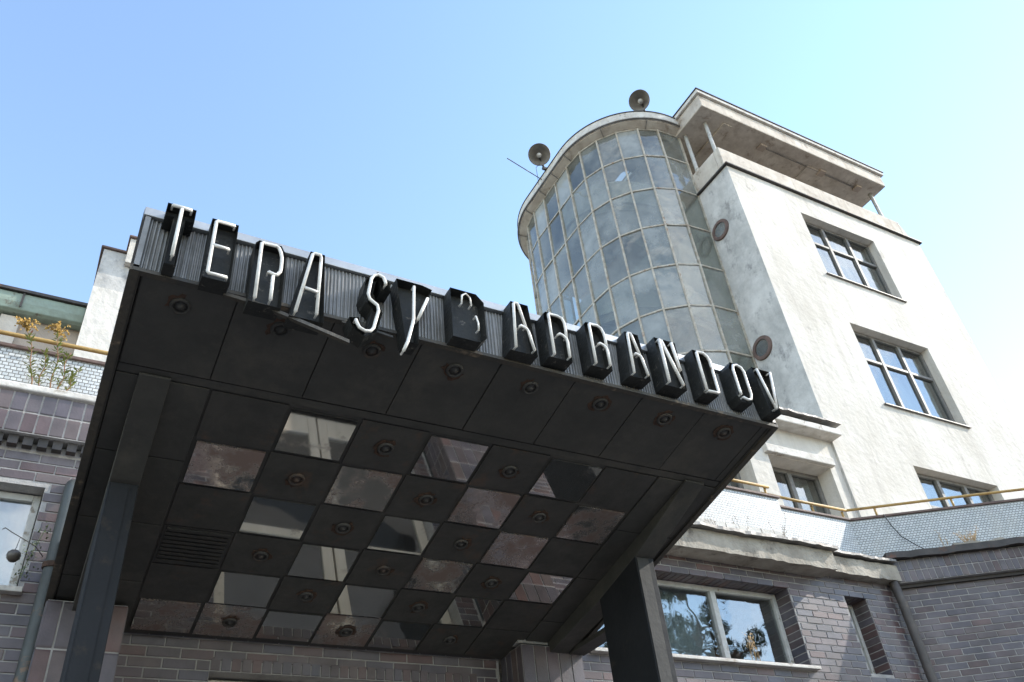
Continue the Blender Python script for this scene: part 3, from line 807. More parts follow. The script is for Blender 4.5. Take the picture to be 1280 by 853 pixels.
Dout = [(-.22, -.05), (.95, -.05), (1.22, .08), (1.22, .9), (.9, 1.06), (-.22, 1.06)]
Oout = [(-.22, .1), (.05, -.06), (.95, -.06), (1.22, .1), (1.22, .9), (.95, 1.06), (.05, 1.06), (-.22, .9)]
Vout = [(.15, -.08), (.85, -.08), (1.22, 1.05), (-.25, 1.05)]
Yout = [(.22, -.12), (.66, -.12), (.70, .42), (1.22, 1.04), (.85, 1.08), (-.08, 1.08)]
Sout = [(-.12, .0), (.05, -.06), (.75, -.06), (.95, .1), (1.05, .5), (1.15, .92), (.95, 1.06), (.35, 1.06), (.12, .92), (.1, .55), (-.1, .2)]
sT = [[(0, 1), (1, 1)], [(.5, .97), (.5, .03)]]
sE = [[(1, 1), (.05, 1), (.0, .98), (.0, .02), (.05, 0), (1, 0)], [(.05, .52), (.9, .52)]]
sR = [[(.0, 0), (.0, .98), (.06, 1), (.7, 1)] + [(.7+.3*math.sin(R(a)), .72+.28*math.cos(R(a))) for a in (20, 45, 70, 90)] + [(1.0, .62)] + [(.72+.28*math.cos(R(a)), .60-.13*math.sin(R(a))) for a in (20, 60, 90)] + [(.45, .50)], [(.68, .44), (.68, .02)]]
sR2 = [[(.0, 0), (.0, .97), (.06, 1), (.6, 1), (.85, .96), (.98, .86), (1, .72), (.98, .50)], [(.42, .50), (.55, .54), (.78, .53), (.95, .46), (1.0, .38), (1.0, .03)]]
sA = [[(0, 0), (.52, .98), (.60, 1), (.86, 1), (.90, .96), (.86, .03)], [(.30, .40), (.84, .37)]]
sA2 = [[(0, 0), (.14, .97), (.2, 1), (.36, 1), (.42, .96), (.68, .50)], [(.32, .46), (.40, .50), (.72, .47), (.80, .42), (1.0, .03)]]
sS = [[(1.0, .85), (1.0, .9), (.92, .97), (.75, 1), (.6, .97), (.5, .9), (.4, .62), (.45, .54), (.72, .46), (.76, .38), (.6, .08), (.5, .02), (.32, 0), (.12, .03), (.03, .1), (.0, .15)]]
sY = [[(.52, .98), (.47, .3), (.42, .18), (.25, -.15), (.10, -.34)], [(1.0, .80), (.62, .32)]]
sB = [[(.2, .72), (.22, .9), (.4, .97), (.58, .9), (.6, .72)], [(.78, .5), (.85, .35), (.85, .2)]]
sN = [[(.0, 0), (.0, 1)], [(.16, 1.0), (.94, 0.0)], [(.86, 1.0), (1.0, .35)]]
sD = [[(0, .03), (0, .97), (.08, 1), (.55, 1), (.88, .95), (1, .84), (1, .03), (.9, 0), (.1, 0)]]
sO = [[(.05, .12), (.0, .2), (.0, .82), (.12, .95), (.5, 1), (.88, .95), (1, .82), (1, .18), (.88, .05), (.5, 0), (.15, .05)]]
sV = [[(0, 1), (.48, .02)], [(1, 1), (.60, .03)]]
def channel(stroke, wx, wz):
    """outline of a channel box that follows one stroke (unit letter space)"""
    L_, R_ = [], []; n_ = len(stroke)
    for i in range(n_):
        a = stroke[max(0, i-1)]; b = stroke[min(n_-1, i+1)]
        dx, dz = (b[0]-a[0])/wx, (b[1]-a[1])/wz; q = math.hypot(dx, dz) or 1
        nx, nz = -dz/q*wx, dx/q*wz
        L_.append((stroke[i][0]+nx, stroke[i][1]+nz)); R_.append((stroke[i][0]-nx, stroke[i][1]-nz))
    return L_ + R_[::-1]
Sout = channel([(1.06, .78), (1.02, .90), (.76, 1.0), (.52, .90), (.40, .62), (.48, .54), (.70, .46), (.76, .38), (.58, .08), (.32, 0), (.06, .06), (-.04, .2)], .17, .065)
letter('T', .115, .215, 3.14, 3.515, Tout, sT, 'T-shaped black box with white neon tube, leftmost letter on the canopy')
letter('E', .35, .45, 3.10, 3.49, rect, sE, 'black letter E with white neon tube, the only E on the canopy')
letter('R', .605, .725, 3.01, 3.42, Rout, sR, 'black letter R with white neon tube between E and A, sagging low')
letter('A', .825, .96, 2.985, 3.445, Aout, sA, 'black letter A with white neon tube, just left of the S')
letter('S', 1.165, 1.34, 2.965, 3.42, Sout, sS, 'curved black letter S with white neon tube, the only S')
letter('Y', 1.43, 1.61, 3.02, 3.41, Yout, sY, 'broken letter Y whose neon tube dangles below the canopy edge')
letter('B', 1.81, 1.97, 3.12, 3.47, Dout, sB, 'bare black letter box with its neon tube almost gone, after the gap', tube_r=.006)
letter('A', 2.20, 2.335, 3.13, 3.50, Aout2, sA2, 'black letter A with broken neon tube, right after the bare box')
letter('R', 2.48, 2.60, 3.15, 3.49, Rout, sR2, 'black letter R with white tube, left one of the neighbouring pair')
letter('R', 2.80, 2.915, 3.165, 3.50, Rout, sR2, 'black letter R with white tube, right one of the neighbouring pair')
letter('A', 3.105, 3.225, 3.165, 3.515, Aout2, sA2, 'black letter A with white tube between R and N')
letter('N', 3.40, 3.53, 3.165, 3.535, rect, sN, 'black letter N with thick white tubes, fourth from the right', tube_r=.012)
letter('D', 3.735, 3.845, 3.175, 3.52, Dout, sD, 'black letter D with white tube, third from the right', tube_r=.011)
letter('O', 4.06, 4.165, 3.185, 3.50, Oout, sO, 'black letter O with white oval tube, second from the right', tube_r=.010)
letter('V', 4.315, 4.45, 3.165, 3.515, Vout, sV, 'black letter V at the right end of the canopy sign')

# ================================================================ TOWER BLOCK
XT, YT = 10.75, 7.6
tow = thing('tower_block', (XT, YT, 4.0), 'tall white plastered tower with three big windows and an open roof terrace', 'building')
WIN = [(12.66, 14.97, 11.03, 12.87), (12.66, 14.97, 7.79, 9.72), (12.66, 14.97, 4.70, 6.50)]
tw = MB().sheet(XT, 16.92, 4.05, 13.53, YT, WIN, .30)
tw.quad((16.92, YT, 4.05), (16.92, 15, 4.05), (16.92, 15, 13.53), (16.92, YT, 13.53))
tw.quad((16.92, 15, 4.05), (XT, 15, 4.05), (XT, 15, 13.53), (16.92, 15, 13.53))
tw.build('front_wall', M_plaster, tow)
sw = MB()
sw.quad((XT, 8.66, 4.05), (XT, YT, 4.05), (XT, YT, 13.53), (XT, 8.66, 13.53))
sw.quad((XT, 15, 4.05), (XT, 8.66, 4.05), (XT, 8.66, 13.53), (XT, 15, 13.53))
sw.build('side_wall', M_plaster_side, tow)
MB().box(XT+.02, 16.9, YT+.02, 14.98, 13.40, 13.525).build('terrace_floor', M_concrete, tow)
MB().box(XT-.06, 16.99, YT-.07, YT+.06, 13.535, 13.575).build('ledge', M_dark_tin, tow, bevel=.006)
MB().box(XT-.06, XT+.06, YT+.065, 8.62, 13.535, 13.575).build('ledge', M_dark_tin, tow, bevel=.006)
pp = MB().box(XT+.01, 16.55, YT+.05, YT+.22, 13.58, 14.22); pp.box(XT+.01, XT+.18, YT+.225, 8.56, 13.58, 14.22); pp.box(16.38, 16.55, YT+.225, 13, 13.58, 14.22)
pp.hexa([(16.552, YT+.05, 13.58), (16.85, YT+.05, 13.58), (16.85, YT+.22, 13.58), (16.552, YT+.22, 13.58)], [(16.552, YT+.05, 14.22), (16.60, YT+.05, 14.22), (16.60, YT+.22, 14.22), (16.552, YT+.22, 14.22)])
pp.build('terrace_parapet', M_plaster_old, tow, bevel=.01)
sl = MB(); sl.box(10.66, 16.82, YT-.02, 14.5, 15.58, 15.99)
sl.build('roof_slab', M_plaster_old, tow, bevel=.02)
MB().box(10.60, 16.90, YT-.08, 14.6, 15.995, 16.10).build('roof_edge', M_ledge, tow, bevel=.01)
MB().box(10.58, 16.92, YT-.10, 14.62, 16.103, 16.13).build('roof_flashing', M_dark_tin, tow)
MB().box(11.6, 16.2, 10.4, 14.4, 13.53, 15.575).build('penthouse_wall', M_brownwall, tow)
for x, y in ((11.05, 7.95), (16.62, 7.95), (10.85, 8.45)): MB().tube([(x, y, 13.53), (x, y, 15.575)], .045, 10).build('column', M_frame_pale, tow, smooth=True)
# conduit on the soffit
cd = MB().tube([(12.8, 7.92, 15.555), (16.1, 7.94, 15.555)], .018, 6).build('conduit', M_tin, tow)
for x in (12.8, 14.8, 16.1): MB().box(x-.1, x+.1, 7.84, 8.02, 15.51, 15.576).build('junction_box', M_brownwall, cd, bevel=.01)
MB().box(14.3, 14.8, 7.9, 8.9, 15.54, 15.577).build('soffit_beam', M_plaster_old, tow)
MB().box(11.45, 11.7, 7.75, 9.6, 15.53, 15.577).build('soffit_beam', M_plaster_old, tow)
for a, b, c, d in WIN:
    wdw = window(tow, a, b, c, d, YT+.17, [.34, .67], [.63], M_frame_grey, bar=.065, dep=.09)
    s_ = MB(); s_.hexa([(a-.06, YT-.05, c-.045), (b+.06, YT-.05, c-.045), (b+.06, YT+.17, c-.005), (a-.06, YT+.17, c-.005)], [(a-.06, YT-.05, c-.02), (b+.06, YT-.05, c-.02), (b+.06, YT+.17, c+.02), (a-.06, YT+.17, c+.02)])
    s_.build('window_sill', M_tin, tow, bevel=.004)
    curtain(tow, a+.05, a+(b-a)*.97, c+.05, d, YT+.34)
    MB().box(a-.6, b+.6, YT+2.4, YT+2.5, c-.4, d+.3).build('room_wall', M_interior, tow)
    MB().box(a-.6, b+.6, YT+.31, YT+2.4, d+.02, d+.1).build('room_ceiling', M_interior, tow)
for y, z in ((8.30, 12.21), (8.29, 9.04)):
    Mx = Matrix.Translation((XT, y, z)) @ Matrix.Rotation(R(-90), 4, 'Y')
    ph = MB().lathe([(.17, -.02), (.17, .035), (.235, .035), (.245, .02), (.245, -.02)], Mx, 28).build('porthole', M_rust if False else M_coping, tow, smooth=False)
    MB().lathe([(.0005, .004), (.172, .004)], Mx, 28).build('lining', M_dark_tin, ph)
    MB().lathe([(.0005, .014), (.172, .014)], Mx, 28).build('pane', M_glass_stair, ph)

# ================================================================ GLAZED STAIR TOWER
st = thing('glazed_stair_tower', (10.0, 11.0, 6.8), 'rounded stair tower glazed with grey panes in a white steel grid', 'tower')
RC = 1.77; AC = (10.51, 10.35); AC2 = (10.51, 12.00)
LEN = .24 + RC*math.pi/2 + 1.65 + RC*math.pi/2 + .24
def perim(s):
    """point and outward normal at arc length s along the U-shaped plan"""
    q = RC*math.pi/2
    if s <= .24: return Vector((10.75-s, 8.58, 0)), Vector((0, -1, 0))
    s -= .24
    if s <= q:
        a = -math.pi/2 - s/RC; n = Vector((math.cos(a), math.sin(a), 0)); return Vector((*AC, 0)) + n*RC, n
    s -= q
    if s <= 1.65: return Vector((AC[0]-RC, AC[1]+s, 0)), Vector((-1, 0, 0))
    s -= 1.65
    if s <= q:
        a = math.pi - s/RC; n = Vector((math.cos(a), math.sin(a), 0)); return Vector((*AC2, 0)) + n*RC, n
    s -= q
    return Vector((10.51+s, AC2[1]+RC, 0)), Vector((0, 1, 0))
def sweep(prof, s0=0, s1=LEN, n=72):
    """closed (offset, z) profile swept along the plan"""
    mb = MB(); k = len(prof); vs = []; fs = []
    for i in range(n+1):
        p, nn = perim(s0 + (s1-s0)*i/n)
        for off, z in prof: vs.append(p + nn*off + Vector((0, 0, z)))
    for i in range(n):
        for j in range(k):
            j2 = (j+1) % k
            fs.append((i*k+j, (i+1)*k+j, (i+1)*k+j2, i*k+j2))
    fs.append(tuple(range(k))); fs.append(tuple(n*k+j for j in range(k-1, -1, -1)))
    return mb.add(vs, fs)
SM = [0, .61, 1.105, 1.60, 2.09, 2.58, 3.11, 3.66, 4.22, 4.72, 5.22, 5.72, 6.22, 6.72, 7.2, LEN]
ZM = [6.85, 7.90, 9.03, 10.15, 11.25, 12.40, 13.55, 14.65, 15.60]
mbp = MB().box(-.5, .5, -.004, .004, -.5, .5)
PANE = bpy.data.meshes.new('pane'); PANE.from_pydata(mbp.v, [], mbp.f); PANE.update(); PANE.materials.append(M_glass_stair)
for i in range(len(SM)-1):
    p0, n0 = perim(SM[i]); p1, n1 = perim(SM[i+1])
    d = p1-p0; ang = math.atan2(d.y, d.x)
    for j in range(len(ZM)-1):
        c = (p0+p1)/2 + Vector((0, 0, (ZM[j]+ZM[j+1])/2))
        b = bpy.data.objects.new('pane', PANE); col.objects.link(b); b.parent = st; b.matrix_parent_inverse = MW[st].inverted()
        b.matrix_basis = Matrix.Translation(c) @ Matrix.Rotation(ang + random.uniform(-.012, .012), 4, 'Z') @ Matrix.Rotation(random.uniform(-.012, .012), 4, 'X') @ Matrix.Diagonal((d.length-.015, 1, ZM[j+1]-ZM[j]-.02, 1))
for s in SM:
    p, nn = perim(s); tg = Vector((-nn.y, nn.x, 0))
    mb = MB(); a_, b_ = .019, .035
    q = [p + tg*sx*a_ + nn*sy*b_ for sx, sy in ((-1, -1), (1, -1), (1, 1), (-1, 1))]
    # slightly crooked bar
    k = 9; vs = []; fs = []
    for i in range(k):
        z = 6.85 + (15.62-6.85)*i/(k-1); dx = random.uniform(-.006, .006)
        vs += [v + tg*dx + Vector((0, 0, z)) for v in q]
    for i in range(k-1):
        for j in range(4): fs.append((4*i+j, 4*i+(j+1) % 4, 4*i+4+(j+1) % 4, 4*i+4+j))
    mb.add(vs, fs).build('mullion', M_mullion, st)
for z in ZM:
    # bars run straight from mullion to mullion
    mb = MB()
    for i in range(len(SM)-1):
        (p0, n0), (p1, n1) = perim(SM[i]), perim(SM[i+1]); dz = Vector((0, 0, z))
        mb.hexa([p0-n0*.03+dz-Vector((0,0,.018)), p0+n0*.022+dz-Vector((0,0,.018)), p1+n1*.022+dz-Vector((0,0,.018)), p1-n1*.03+dz-Vector((0,0,.018))],
                [p0-n0*.03+dz+Vector((0,0,.018)), p0+n0*.022+dz+Vector((0,0,.018)), p1+n1*.022+dz+Vector((0,0,.018)), p1-n1*.03+dz+Vector((0,0,.018))])
    mb.build('transom', M_mullion, st)
# eaves: soffit, white band, tin edge, gutter ring
sweep([(.0, 15.625), (.18, 15.70), (.18, 15.76), (-.2, 15.76), (-.2, 15.625)]).build('soffit', M_plaster_old, st)
sweep([(.185, 15.72), (.205, 15.72), (.205, 16.00), (.185, 16.00)]).build('eaves_band', M_ledge, st)
sweep([(.22, 16.003), (.22, 16.03), (-1.6, 16.06), (-1.6, 16.003)]).build('roof_sheet', M_dark_tin, st)
mb = MB(); mb.tube([perim(LEN*i/80)[0] + perim(LEN*i/80)[1]*.225 + Vector((0, 0, 15.74)) for i in range(81)], .02, 6); mb.build('gutter_ring', M_tin, st, smooth=True)
for s in (.9, 1.9, 2.9, 3.5, 4.1, 4.8, 5.6):
    p, nn = perim(s); tg = Vector((-nn.y, nn.x, 0))
    mb = MB(); a0 = p + nn*.01 + Vector((0, 0, 15.60)); a1 = p + nn*.195 + Vector((0, 0, 15.685))
    mb.tube([a0, a1, a1 + Vector((0, 0, .06))], .013, 6).build('eaves_bracket', M_tin, st)
# stair inside: rising curved balustrade and flights
def helix(z0, a0, a1, rise, r, h, nm, mt, th=.06):
    mb = MB(); n = 30; vs = []; fs = []
    for i in range(n+1):
        t = i/n; a = R(a0+(a1-a0)*t); z = z0 + rise*t
        for rr, zz in ((r, z), (r, z+h), (r-th, z+h), (r-th, z)):
            vs.append((AC[0] + rr*math.cos(a), AC[1]+.3 + rr*math.sin(a)*1.02, zz))
    for i in range(n):
        for j in range(4): fs.append((4*i+j, 4*i+(j+1) % 4, 4*i+4+(j+1) % 4, 4*i+4+j))
    fs += [(0, 1, 2, 3), (4*n+3, 4*n+2, 4*n+1, 4*n)]
    return mb.add(vs, fs).build(nm, mt, st, smooth=False)
for z0 in (6.9, 10.0, 13.1):
    helix(z0, -80, -270, 2.0, 1.60, .72, 'stair_balustrade', M_plaster, .05)
    helix(z0, -80, -270, 2.0, 1.54, -.18, 'stair_flight', M_plaster_old, 1.1)
    MB().box(9.65, 10.74, 11.8, 13.0, z0+1.85, z0+2.0).build('landing', M_plaster_old, st)
MB().box(8.76, 10.74, 8.62, 13.7, 6.75, 6.84).build('stair_floor', M_concrete, st)

# ================================================================ ANNEX at the tower's foot
ann = thing('terrace_annex', (8, 7.62, 4.08), 'low pale annex on the terrace under the glazed stair tower', 'building')
AW = [(9.17, 10.50, 4.55, 6.07), (7.20, 8.76, 4.55, 6.07), (5.2, 6.7, 4.55, 6.07)]
MB().sheet(4.4, 10.745, 4.08, 6.80, 7.64, AW, .36).build('wall', M_plaster, ann)
MB().box(4.4, 4.5, 7.66, 14.2, 4.08, 6.80).build('side_wall', M_plaster, ann)
MB().box(4.4, 10.745, 7.66, 14.2, 6.66, 6.74).build('roof', M_concrete, ann)
MB().box(4.4, 10.74, 11.5, 11.6, 4.08, 6.65).build('room_wall', M_interior, ann)
MB().box(4.35, 10.78, 7.40, 7.70, 6.60, 6.72).build('cornice', M_ledge, ann, bevel=.015)
MB().box(4.35, 10.74, 7.50, 7.68, 6.722, 6.79).build('cornice', M_plaster_side, ann)
ragged(4.35, 10.82, 7.36, 7.72, 6.80, 6.83, 60, .010, 21).build('roof_edge', M_tin, ann)
MB().box(9.1, 10.56, 7.56, 7.70, 6.08, 6.22).build('window_hood', M_ledge, ann, bevel=.012)
for a, b, c, d in AW:
    window(ann, a, b, c, d, 7.92, [.5], [], M_frame_grey, bar=.07)
    curtain(ann, a+(b-a)*.52, b-.06, c, d, 8.1)
    MB().box(a-.04, b+.04, 7.60, 7.93, c-.04, c-.002).build('window_sill', M_ledge, ann)

# ================================================================ LEFT PAVILION and chimney block
pav = thing('low_pavilion', (-2, 8.2, 4.08), 'low brown-grey pavilion with a green gutter at the left edge', 'building')
MB().box(-4.5, -.30, 8.16, 11, 4.08, 6.12).build('wall', M_brownwall, pav)
for x in (-1.0, -2.2, -3.4): MB().box(x-.09, x+.09, 8.10, 8.155, 4.08, 6.02).build('pilaster', M_plaster_old, pav)
gt = MB().prismx([(8.00, 6.14), (8.02, 6.06), (8.06, 6.04), (8.155, 6.04), (8.155, 6.26), (8.0, 6.26)], -4.5, -.34)
gt.build('gutter', M_green, pav, bevel=.01)
MB().box(-4.5, -.33, 7.97, 11, 6.265, 6.30).build('roof_sheet', M_dark_tin, pav)
for x in (-.95, -1.9, -2.8): MB().box(x, x+.02, 7.985, 7.998, 6.08, 6.262).build('gutter_joint', M_dark_tin, pav)
chm = thing('chimney_block', (0, 7.9, 4.08), 'white rendered chimney block behind the left corner of the canopy', 'chimney')
MB().box(-.33, .62, 7.80, 8.6, 4.08, 6.42).build('shaft', M_plaster, chm)
MB().box(-.328, .62, 7.802, 8.6, 6.422, 6.98).build('upper_shaft', M_plaster_side, chm)  # same shaft, greyer and more mottled from this height up
MB().box(-.36, .12, 7.775, 8.66, 6.985, 7.015).build('cap', M_coping, chm, bevel=.01)
MB().box(-.09, .60, 7.72, 7.795, 6.80, 7.16).build('upper_step', M_plaster, chm)
MB().box(-.11, .65, 7.69, 8.6, 7.165, 7.195).build('cap', M_coping, chm, bevel=.01)

# ================================================================ RAILINGS
def rail(label, pts, posts, base, nm='terrace_railing'):
    t = thing(nm, (pts[0][0], pts[0][1], base), label, 'railing', 'yellow terrace railings')
    MB().tube(pts, .020, 8).build('handrail', M_yellow, t, smooth=True)
    for x, y in posts: MB().tube([(x, y, base), (x, y, pts[0][2])], .016, 6).build('post', M_yellow, t, smooth=True)
rail('yellow tubular rail along the front terrace parapet on both sides of the canopy', [(-2.6+.05, 6.83, 4.885)] + [(x, 6.83+random.uniform(-.006, .006), 4.885+random.uniform(-.006, .006)) for x in (-1, 0, 2, 4, 6, 7.4)] + [(8.0, 6.83, 4.885)], [(x, 6.86) for x in (-2.4, -1.2, .2, 1.8, 3.4, 5.0, 6.6, 7.96)], 4.737)
rail('short yellow rail over the recessed parapet under the annex window', [(8.02, 6.99, 4.885), (8.7, 7.0, 4.88), (9.66, 7.03, 4.90)], [(8.2, 7.03), (9.0, 7.05), (9.60, 7.06)], 4.737)
th = R(-32.5); ux, uy = math.cos(th), math.sin(th); vx, vy_ = -math.sin(th), math.cos(th)
def wp(u, v): return (9.62 + u*ux + v*vx, 6.7 + u*uy + v*vy_)
rail('yellow rail along the slanting mosaic parapet at the right edge', [(*wp(-.14, .30), 4.90), (*wp(1.5, .30), 4.905), (*wp(3, .30), 4.90), (*wp(4.5, .30), 4.90)], [wp(.26, .31), wp(1.35, .31), wp(2.62, .31), wp(4.0, .31)], 4.737)

# ================================================================ DOWNPIPES
def pipe(label, pts, r, mt, clips):
    t = thing('downpipe', pts[-1], label, 'downpipe', 'downpipes')
    MB().tube(pts, r, 12).build('pipe', mt, t, smooth=True)
    for x, y, z in clips: MB().tube([(x, y, z-.02), (x, y, z+.02)], r+.012, 12).build('clip', M_rust, t)
pipe('grey downpipe beside the left window, bent into the wall near its top', [(-.02, 6.74, 3.46), (-.02, 6.66, 3.44), (-.02, 6.60, 3.36), (-.02, 6.60, 3.2), (-.02, 6.60, 1), (-.02, 6.60, GZ)], .058, M_pipe, [(-.02, 6.60, 2.75), (-.02, 6.60, 1.4)])
pipe('dark brown downpipe in the corner between brick wall and wing', [(9.50, 6.62, 3.66), (9.50, 6.60, 3.4), (9.50, 6.60, 1), (9.50, 6.60, GZ)], .057, M_pipe_r, [(9.5, 6.6, 2.2), (9.5, 6.6, .2)])

# ================================================================ FLOODLIGHTS, aerials
def flood(loc, axis, label, foot, r=.27):
    t = thing('floodlight', foot, label, 'floodlight', 'floodlights on the stair tower roof')
    ax = Vector(axis).normalized(); Mx = Matrix.Translation(loc) @ ax.to_track_quat('Z', 'Y').to_matrix().to_4x4()
    MB().lathe([(r, .10), (r*.98, .085), (r*.86, .02), (r*.62, -.06), (r*.36, -.11), (.07, -.13), (.07, -.17), (.0005, -.17)], Mx, 26).build('reflector', M_lamp, t, smooth=True)
    MB().lathe([(r*.975, .098), (r*.84, .028), (r*.60, -.048), (r*.34, -.098), (.0005, -.115)], Mx, 26).build('reflector_lining', M_lamp_in, t, smooth=True)
    MB().lathe([(.0005, .06), (.05, .05), (.065, .0), (.045, -.06), (.06, -.10)], Mx, 14).build('bulb', M_lamp, t, smooth=True)
    MB().lathe([(r+.004, .094), (r+.012, .10), (r+.004, .106), (r-.004, .10)], Mx, 26).build('rim', M_tin, t, smooth=True)
    b = Mx @ Vector((0, 0, -.15)); f_ = Vector(foot)
    MB().tube([b, (b*.6 + f_*.4) + Vector((0, 0, -.03)), f_], .028, 8).build('bracket', M_black, t)
    MB().tube([f_ + Vector((-.06, 0, .0)), f_ + Vector((.06, 0, .03)), f_ + Vector((.1, .05, .10))], .045, 8).build('joint', M_black, t)
flood((8.28, 10.85, 16.30), (-.35, -.62, -.62), 'round floodlight seen from the front at the left edge of the stair tower roof', (8.50, 11.0, 16.04))
flood((9.78, 8.52, 16.42), (-.62, -.30, -.50), 'tilted white floodlight on the roof edge near the tower slab', (9.93, 8.62, 16.05), .25)
ae = thing('roof_aerial', (8.5, 11.2, 16.0), 'thin rod aerial sticking out left from the stair tower eaves', 'aerial')
MB().tube([(8.50, 11.2, 15.86), (7.35, 10.9, 15.78)], .012, 6).build('rod', M_tin, ae)
MB().tube([(8.33, 10.95, 16.1), (8.20, 10.95, 15.9), (8.22, 10.98, 15.3)], .007, 5).build('wire', M_black, ae)
ae2 = thing('roof_aerial', (10.45, 8.9, 16.06), 'tiny upright aerial on the roof between floodlight and slab', 'aerial')
MB().tube([(10.45, 8.9, 16.06), (10.40, 8.85, 16.50)], .008, 5).build('rod', M_tin, ae2)
MB().tube([(10.43, 8.87, 16.15), (10.9, 8.5, 16.30)], .006, 5).build('wire', M_black, ae2)
cb_ = thing('loose_cable', (*wp(.55, .2), 4.0), 'thin dark cable hanging down the mosaic parapet of the wing', 'cable')
MB().tube([(*wp(.30, .19), 4.73), (*wp(.34, .18), 4.55), (*wp(.42, .19), 4.38), (*wp(.58, .16), 4.2), (*wp(.72, .10), 4.05)], .007, 5).build('strand', M_black, cb_, smooth=True)

# ================================================================ PLANTS
def weed(base, h, label, seed, lean=(0, 0), plume=True, green=True):
    rnd = random.Random(seed); t = thing('goldenrod_plant', base, label, 'plant', 'goldenrod on the left ledge')
    b = Vector(base); n = 9
    pts = [b + Vector((lean[0]*(i/n)**1.5 + .012*math.sin(i*1.1+seed), lean[1]*(i/n), h*i/n)) for i in range(n+1)]
    MB().tube(pts, [.007*(1-.6*i/n) for i in range(n+1)], 5).build('stem', M_stem, t, smooth=True)
    lv = MB()
    for i in range(60):
        q = rnd.uniform(.12, .94); k = q*n; p = pts[int(k)].lerp(pts[min(n, int(k)+1)], k-int(k))
        a = rnd.uniform(0, 6.28); L_ = rnd.uniform(.035, .075)*(1.1-.5*abs(q-.6)); d = Vector((math.cos(a), math.sin(a), rnd.uniform(.2, 1.0))).normalized(); s = d.cross(Vector((0, 0, 1))).normalized()*.008
        lv.add([p, p+d*L_*.5+s, p+d*L_, p+d*L_*.5-s], [(0, 1, 2, 3)])
    lv.build('foliage', M_leaf, t)
    if plume:
        pl = MB()
        for i in range(16):
            a = rnd.uniform(0, 6.28); p0 = pts[n-1].lerp(pts[n], rnd.random()*1.0); L_ = rnd.uniform(.05, .12)
            for k in range(26):
                u = rnd.random(); q = p0 + Vector((math.cos(a)*L_*u, math.sin(a)*L_*u, .05*math.sin(u*2.6) + rnd.uniform(-.008, .012)))
                s = rnd.uniform(.004, .009); v1 = Vector((rnd.gauss(0, 1), rnd.gauss(0, 1), rnd.gauss(0, 1))).normalized()*s; v2 = v1.orthogonal().normalized()*s
                pl.add([q-v1-v2, q+v1-v2, q+v1+v2, q-v1+v2], [(0, 1, 2, 3)])
        pl.build('flower_plume', M_plume, t)
weed((-.52, 6.60, 4.236), .60, 'goldenrod with orange plume on the left ledge, leftmost stalk', 1, (-.16, 0))
weed((-.46, 6.62, 4.236), .42, 'small leafy goldenrod stalk without plume, second from the left', 2, (-.02, 0), False)
weed((-.37, 6.60, 4.236), .62, 'tallest goldenrod with orange plume on the left ledge', 3, (-.06, 0))
weed((-.31, 6.61, 4.236), .42, 'leafy goldenrod stalk right of the tallest one', 4, (.0, 0), False)
weed((-.25, 6.60, 4.236), .26, 'shortest green weed at the right end of the left ledge', 5, (.03, 0), False)

def tuft(base, h, n, label, seed, spread=.25, mt=None, cat='weed', r=.004):
    rnd = random.Random(seed); t = thing('dry_weed', base, label, cat, 'dry weeds on the ledges'); b = Vector(base); mb = MB(); sd_ = MB()
    for i in range(n):
        a = rnd.uniform(0, 6.28); L_ = h*rnd.uniform(.5, 1.0); d = Vector((math.cos(a)*spread, math.sin(a)*spread*.5, 1)).normalized()
        o_ = Vector((rnd.uniform(-.05, .05), rnd.uniform(-.03, .03), 0))
        pts = [b+o_+d*L_*k/4 + Vector((rnd.uniform(-.012, .012), 0, -abs(spread)*.25*L_*(k/4)**2)) for k in range(5)]
        mb.tube(pts, [r, r*.9, r*.8, r*.6, r*.3], 4)
        for k in range(10):
            u = rnd.uniform(.45, 1); q = pts[0].lerp(pts[4], u) + Vector((rnd.uniform(-.02, .02), rnd.uniform(-.02, .02), rnd.uniform(-.01, .02))); s = rnd.uniform(.004, .010)
            sd_.add([q + Vector((-s, 0, 0)), q + Vector((0, -s*.3, -s)), q + Vector((s, 0, 0)), q + Vector((0, s*.3, s*1.6))], [(0, 1, 2, 3)])
    mb.build('stalks', mt or M_dry, t); sd_.build('seed_heads', mt or M_dry, t)
tuft((*wp(1.18, -.02), 4.04), .34, 26, 'bushy tuft of dry weed on the broken edge of the wing', 31, .7)
tuft((*wp(.88, .05), 4.04), .50, 3, 'thin tall dry stalks on the wing edge, beside the bushy tuft', 32, .12)
tuft((6.82, 6.68, 2.52), .34, 7, 'dry straw-coloured stalks standing on the sill of the wide window', 33, .12)
for i, (x, y, z, h, n, lb) in enumerate(((6.75, 6.66, 3.92, .42, 3, 'dead twigs against the mosaic parapet nearest the canopy'), (7.15, 6.68, 3.92, .5, 3, 'dead twigs second from the canopy on the cornice'), (7.75, 6.68, 3.92, .55, 5, 'largest bunch of dead twigs at the step in the parapet'), (8.4, 6.9, 3.95, .36, 3, 'dead twigs at the foot of the recessed parapet'), (8.95, 6.9, 3.95, .34, 4, 'dead twigs near the corner where the wing starts'))):
    tuft((x, y, z), h, n, lb, 50+i, .35, M_dry_pale, r=.003)

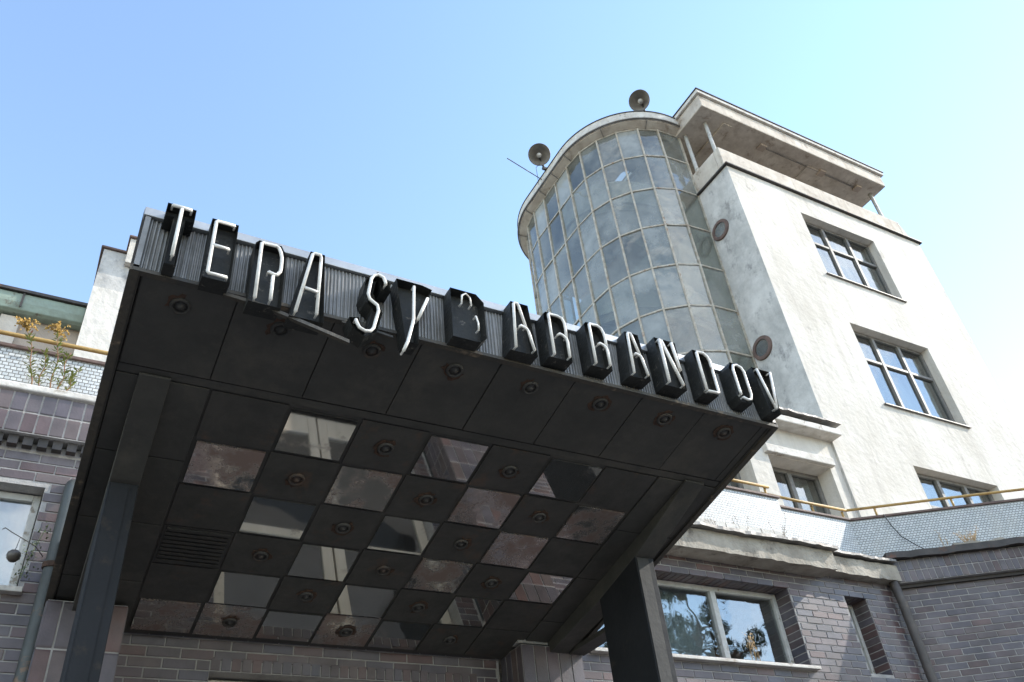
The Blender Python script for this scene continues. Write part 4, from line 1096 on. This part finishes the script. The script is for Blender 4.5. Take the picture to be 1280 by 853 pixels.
# hanging pot on a wire hook in front of the left window
hp = thing('hanging_ball', (-.275, 6.36, 2.62), 'round dark ball pot hanging on a wire hook before the left window', 'hanging pot')
Mx = Matrix.Translation((-.275, 6.36, 2.70))
MB().lathe([(.0005, -.045), (.022, -.042), (.04, -.022), (.046, .0), (.042, .02), (.028, .034), (.02, .036), (.0005, .034)], Mx, 18).build('ball', M_pot, hp, smooth=True)
MB().tube([(-.275, 6.36, 2.735), (-.265, 6.36, 2.84)], .0025, 5).build('string', M_black, hp)
MB().tube([(-.10, 6.70, 2.86), (-.16, 6.5, 2.845), (-.265, 6.36, 2.84), (-.33, 6.32, 2.855), (-.37, 6.30, 2.87), (-.385, 6.30, 2.855)], .0035, 5).build('hook', M_black, hp, smooth=True)
iv = thing('trailing_ivy', (-.15, 6.62, 2.55), 'small trailing green plant beside the left window', 'plant'); lv = MB(); rnd = random.Random(77)
st_ = [(-.12, 6.66, 3.10), (-.16, 6.60, 2.9), (-.19, 6.52, 2.72), (-.2, 6.5, 2.6)]
MB().tube(st_, .003, 5).build('stem', M_ivy, iv)
for i in range(110):
    k = rnd.random()*2.99; p = Vector(st_[int(k)]).lerp(Vector(st_[int(k)+1]), k % 1) + Vector((rnd.gauss(0, .035), rnd.gauss(0, .02), rnd.gauss(0, .03))); s = rnd.uniform(.008, .016); a = Vector((rnd.gauss(0, 1), rnd.gauss(0, 1), rnd.gauss(0, 1))).normalized(); b = a.orthogonal().normalized()
    lv.add([p-a*s, p+b*s*.6, p+a*s, p-b*s*.6], [(0, 1, 2, 3)])
lv.build('foliage', M_ivy, iv)

# ================================================================ PINES across the forecourt (seen in the window panes)
def pine(base, h, label, seed):
    rnd = random.Random(seed); t = thing('pine_tree', base, label, 'tree', 'pines mirrored in the window panes'); b = Vector(base)
    pts = [b + Vector((.25*math.sin(i*.7+seed), .2*math.cos(i*.9), h*i/8)) for i in range(9)]
    tk = MB().tube(pts, [.26*(1-.09*i) for i in range(9)], 9); cr = MB()
    for i in range(46):
        q = rnd.uniform(.35, 1.0); k = q*7.99; p = pts[int(k)].lerp(pts[int(k)+1], k % 1); a = rnd.uniform(0, 6.28)
        L_ = rnd.uniform(1.4, 3.2)*(1.25-q*.75); e = p + Vector((math.cos(a)*L_, math.sin(a)*L_, rnd.uniform(-.2, .7)))
        mid = p.lerp(e, .5) + Vector((0, 0, -.1)); tk.tube([p, mid, e], [.06, .045, .02], 5)
        for c in range(7):
            cc = mid.lerp(e, rnd.uniform(0, 1.1)) + Vector((rnd.gauss(0, .25), rnd.gauss(0, .25), rnd.gauss(.08, .15)))
            for j in range(34):
                d = Vector((rnd.gauss(0, 1), rnd.gauss(0, 1), rnd.gauss(.4, .7))).normalized(); q0 = cc + d*rnd.uniform(.02, .12); q1 = cc + d*rnd.uniform(.22, .42); s = d.orthogonal().normalized()*.022
                cr.add([q0-s, q0+s, q1+s*.4, q1-s*.4], [(0, 1, 2, 3)])
    tk.build('trunk', M_bark, t, smooth=True); cr.build('crown', M_needle, t)
pine((17.5, -5.5, GZ), 12.5, 'tall pine mirrored in the wide window of the brick wall', 5)
pine((13.0, -9.5, GZ), 11.0, 'second pine, mirrored lower in the wide window', 8)
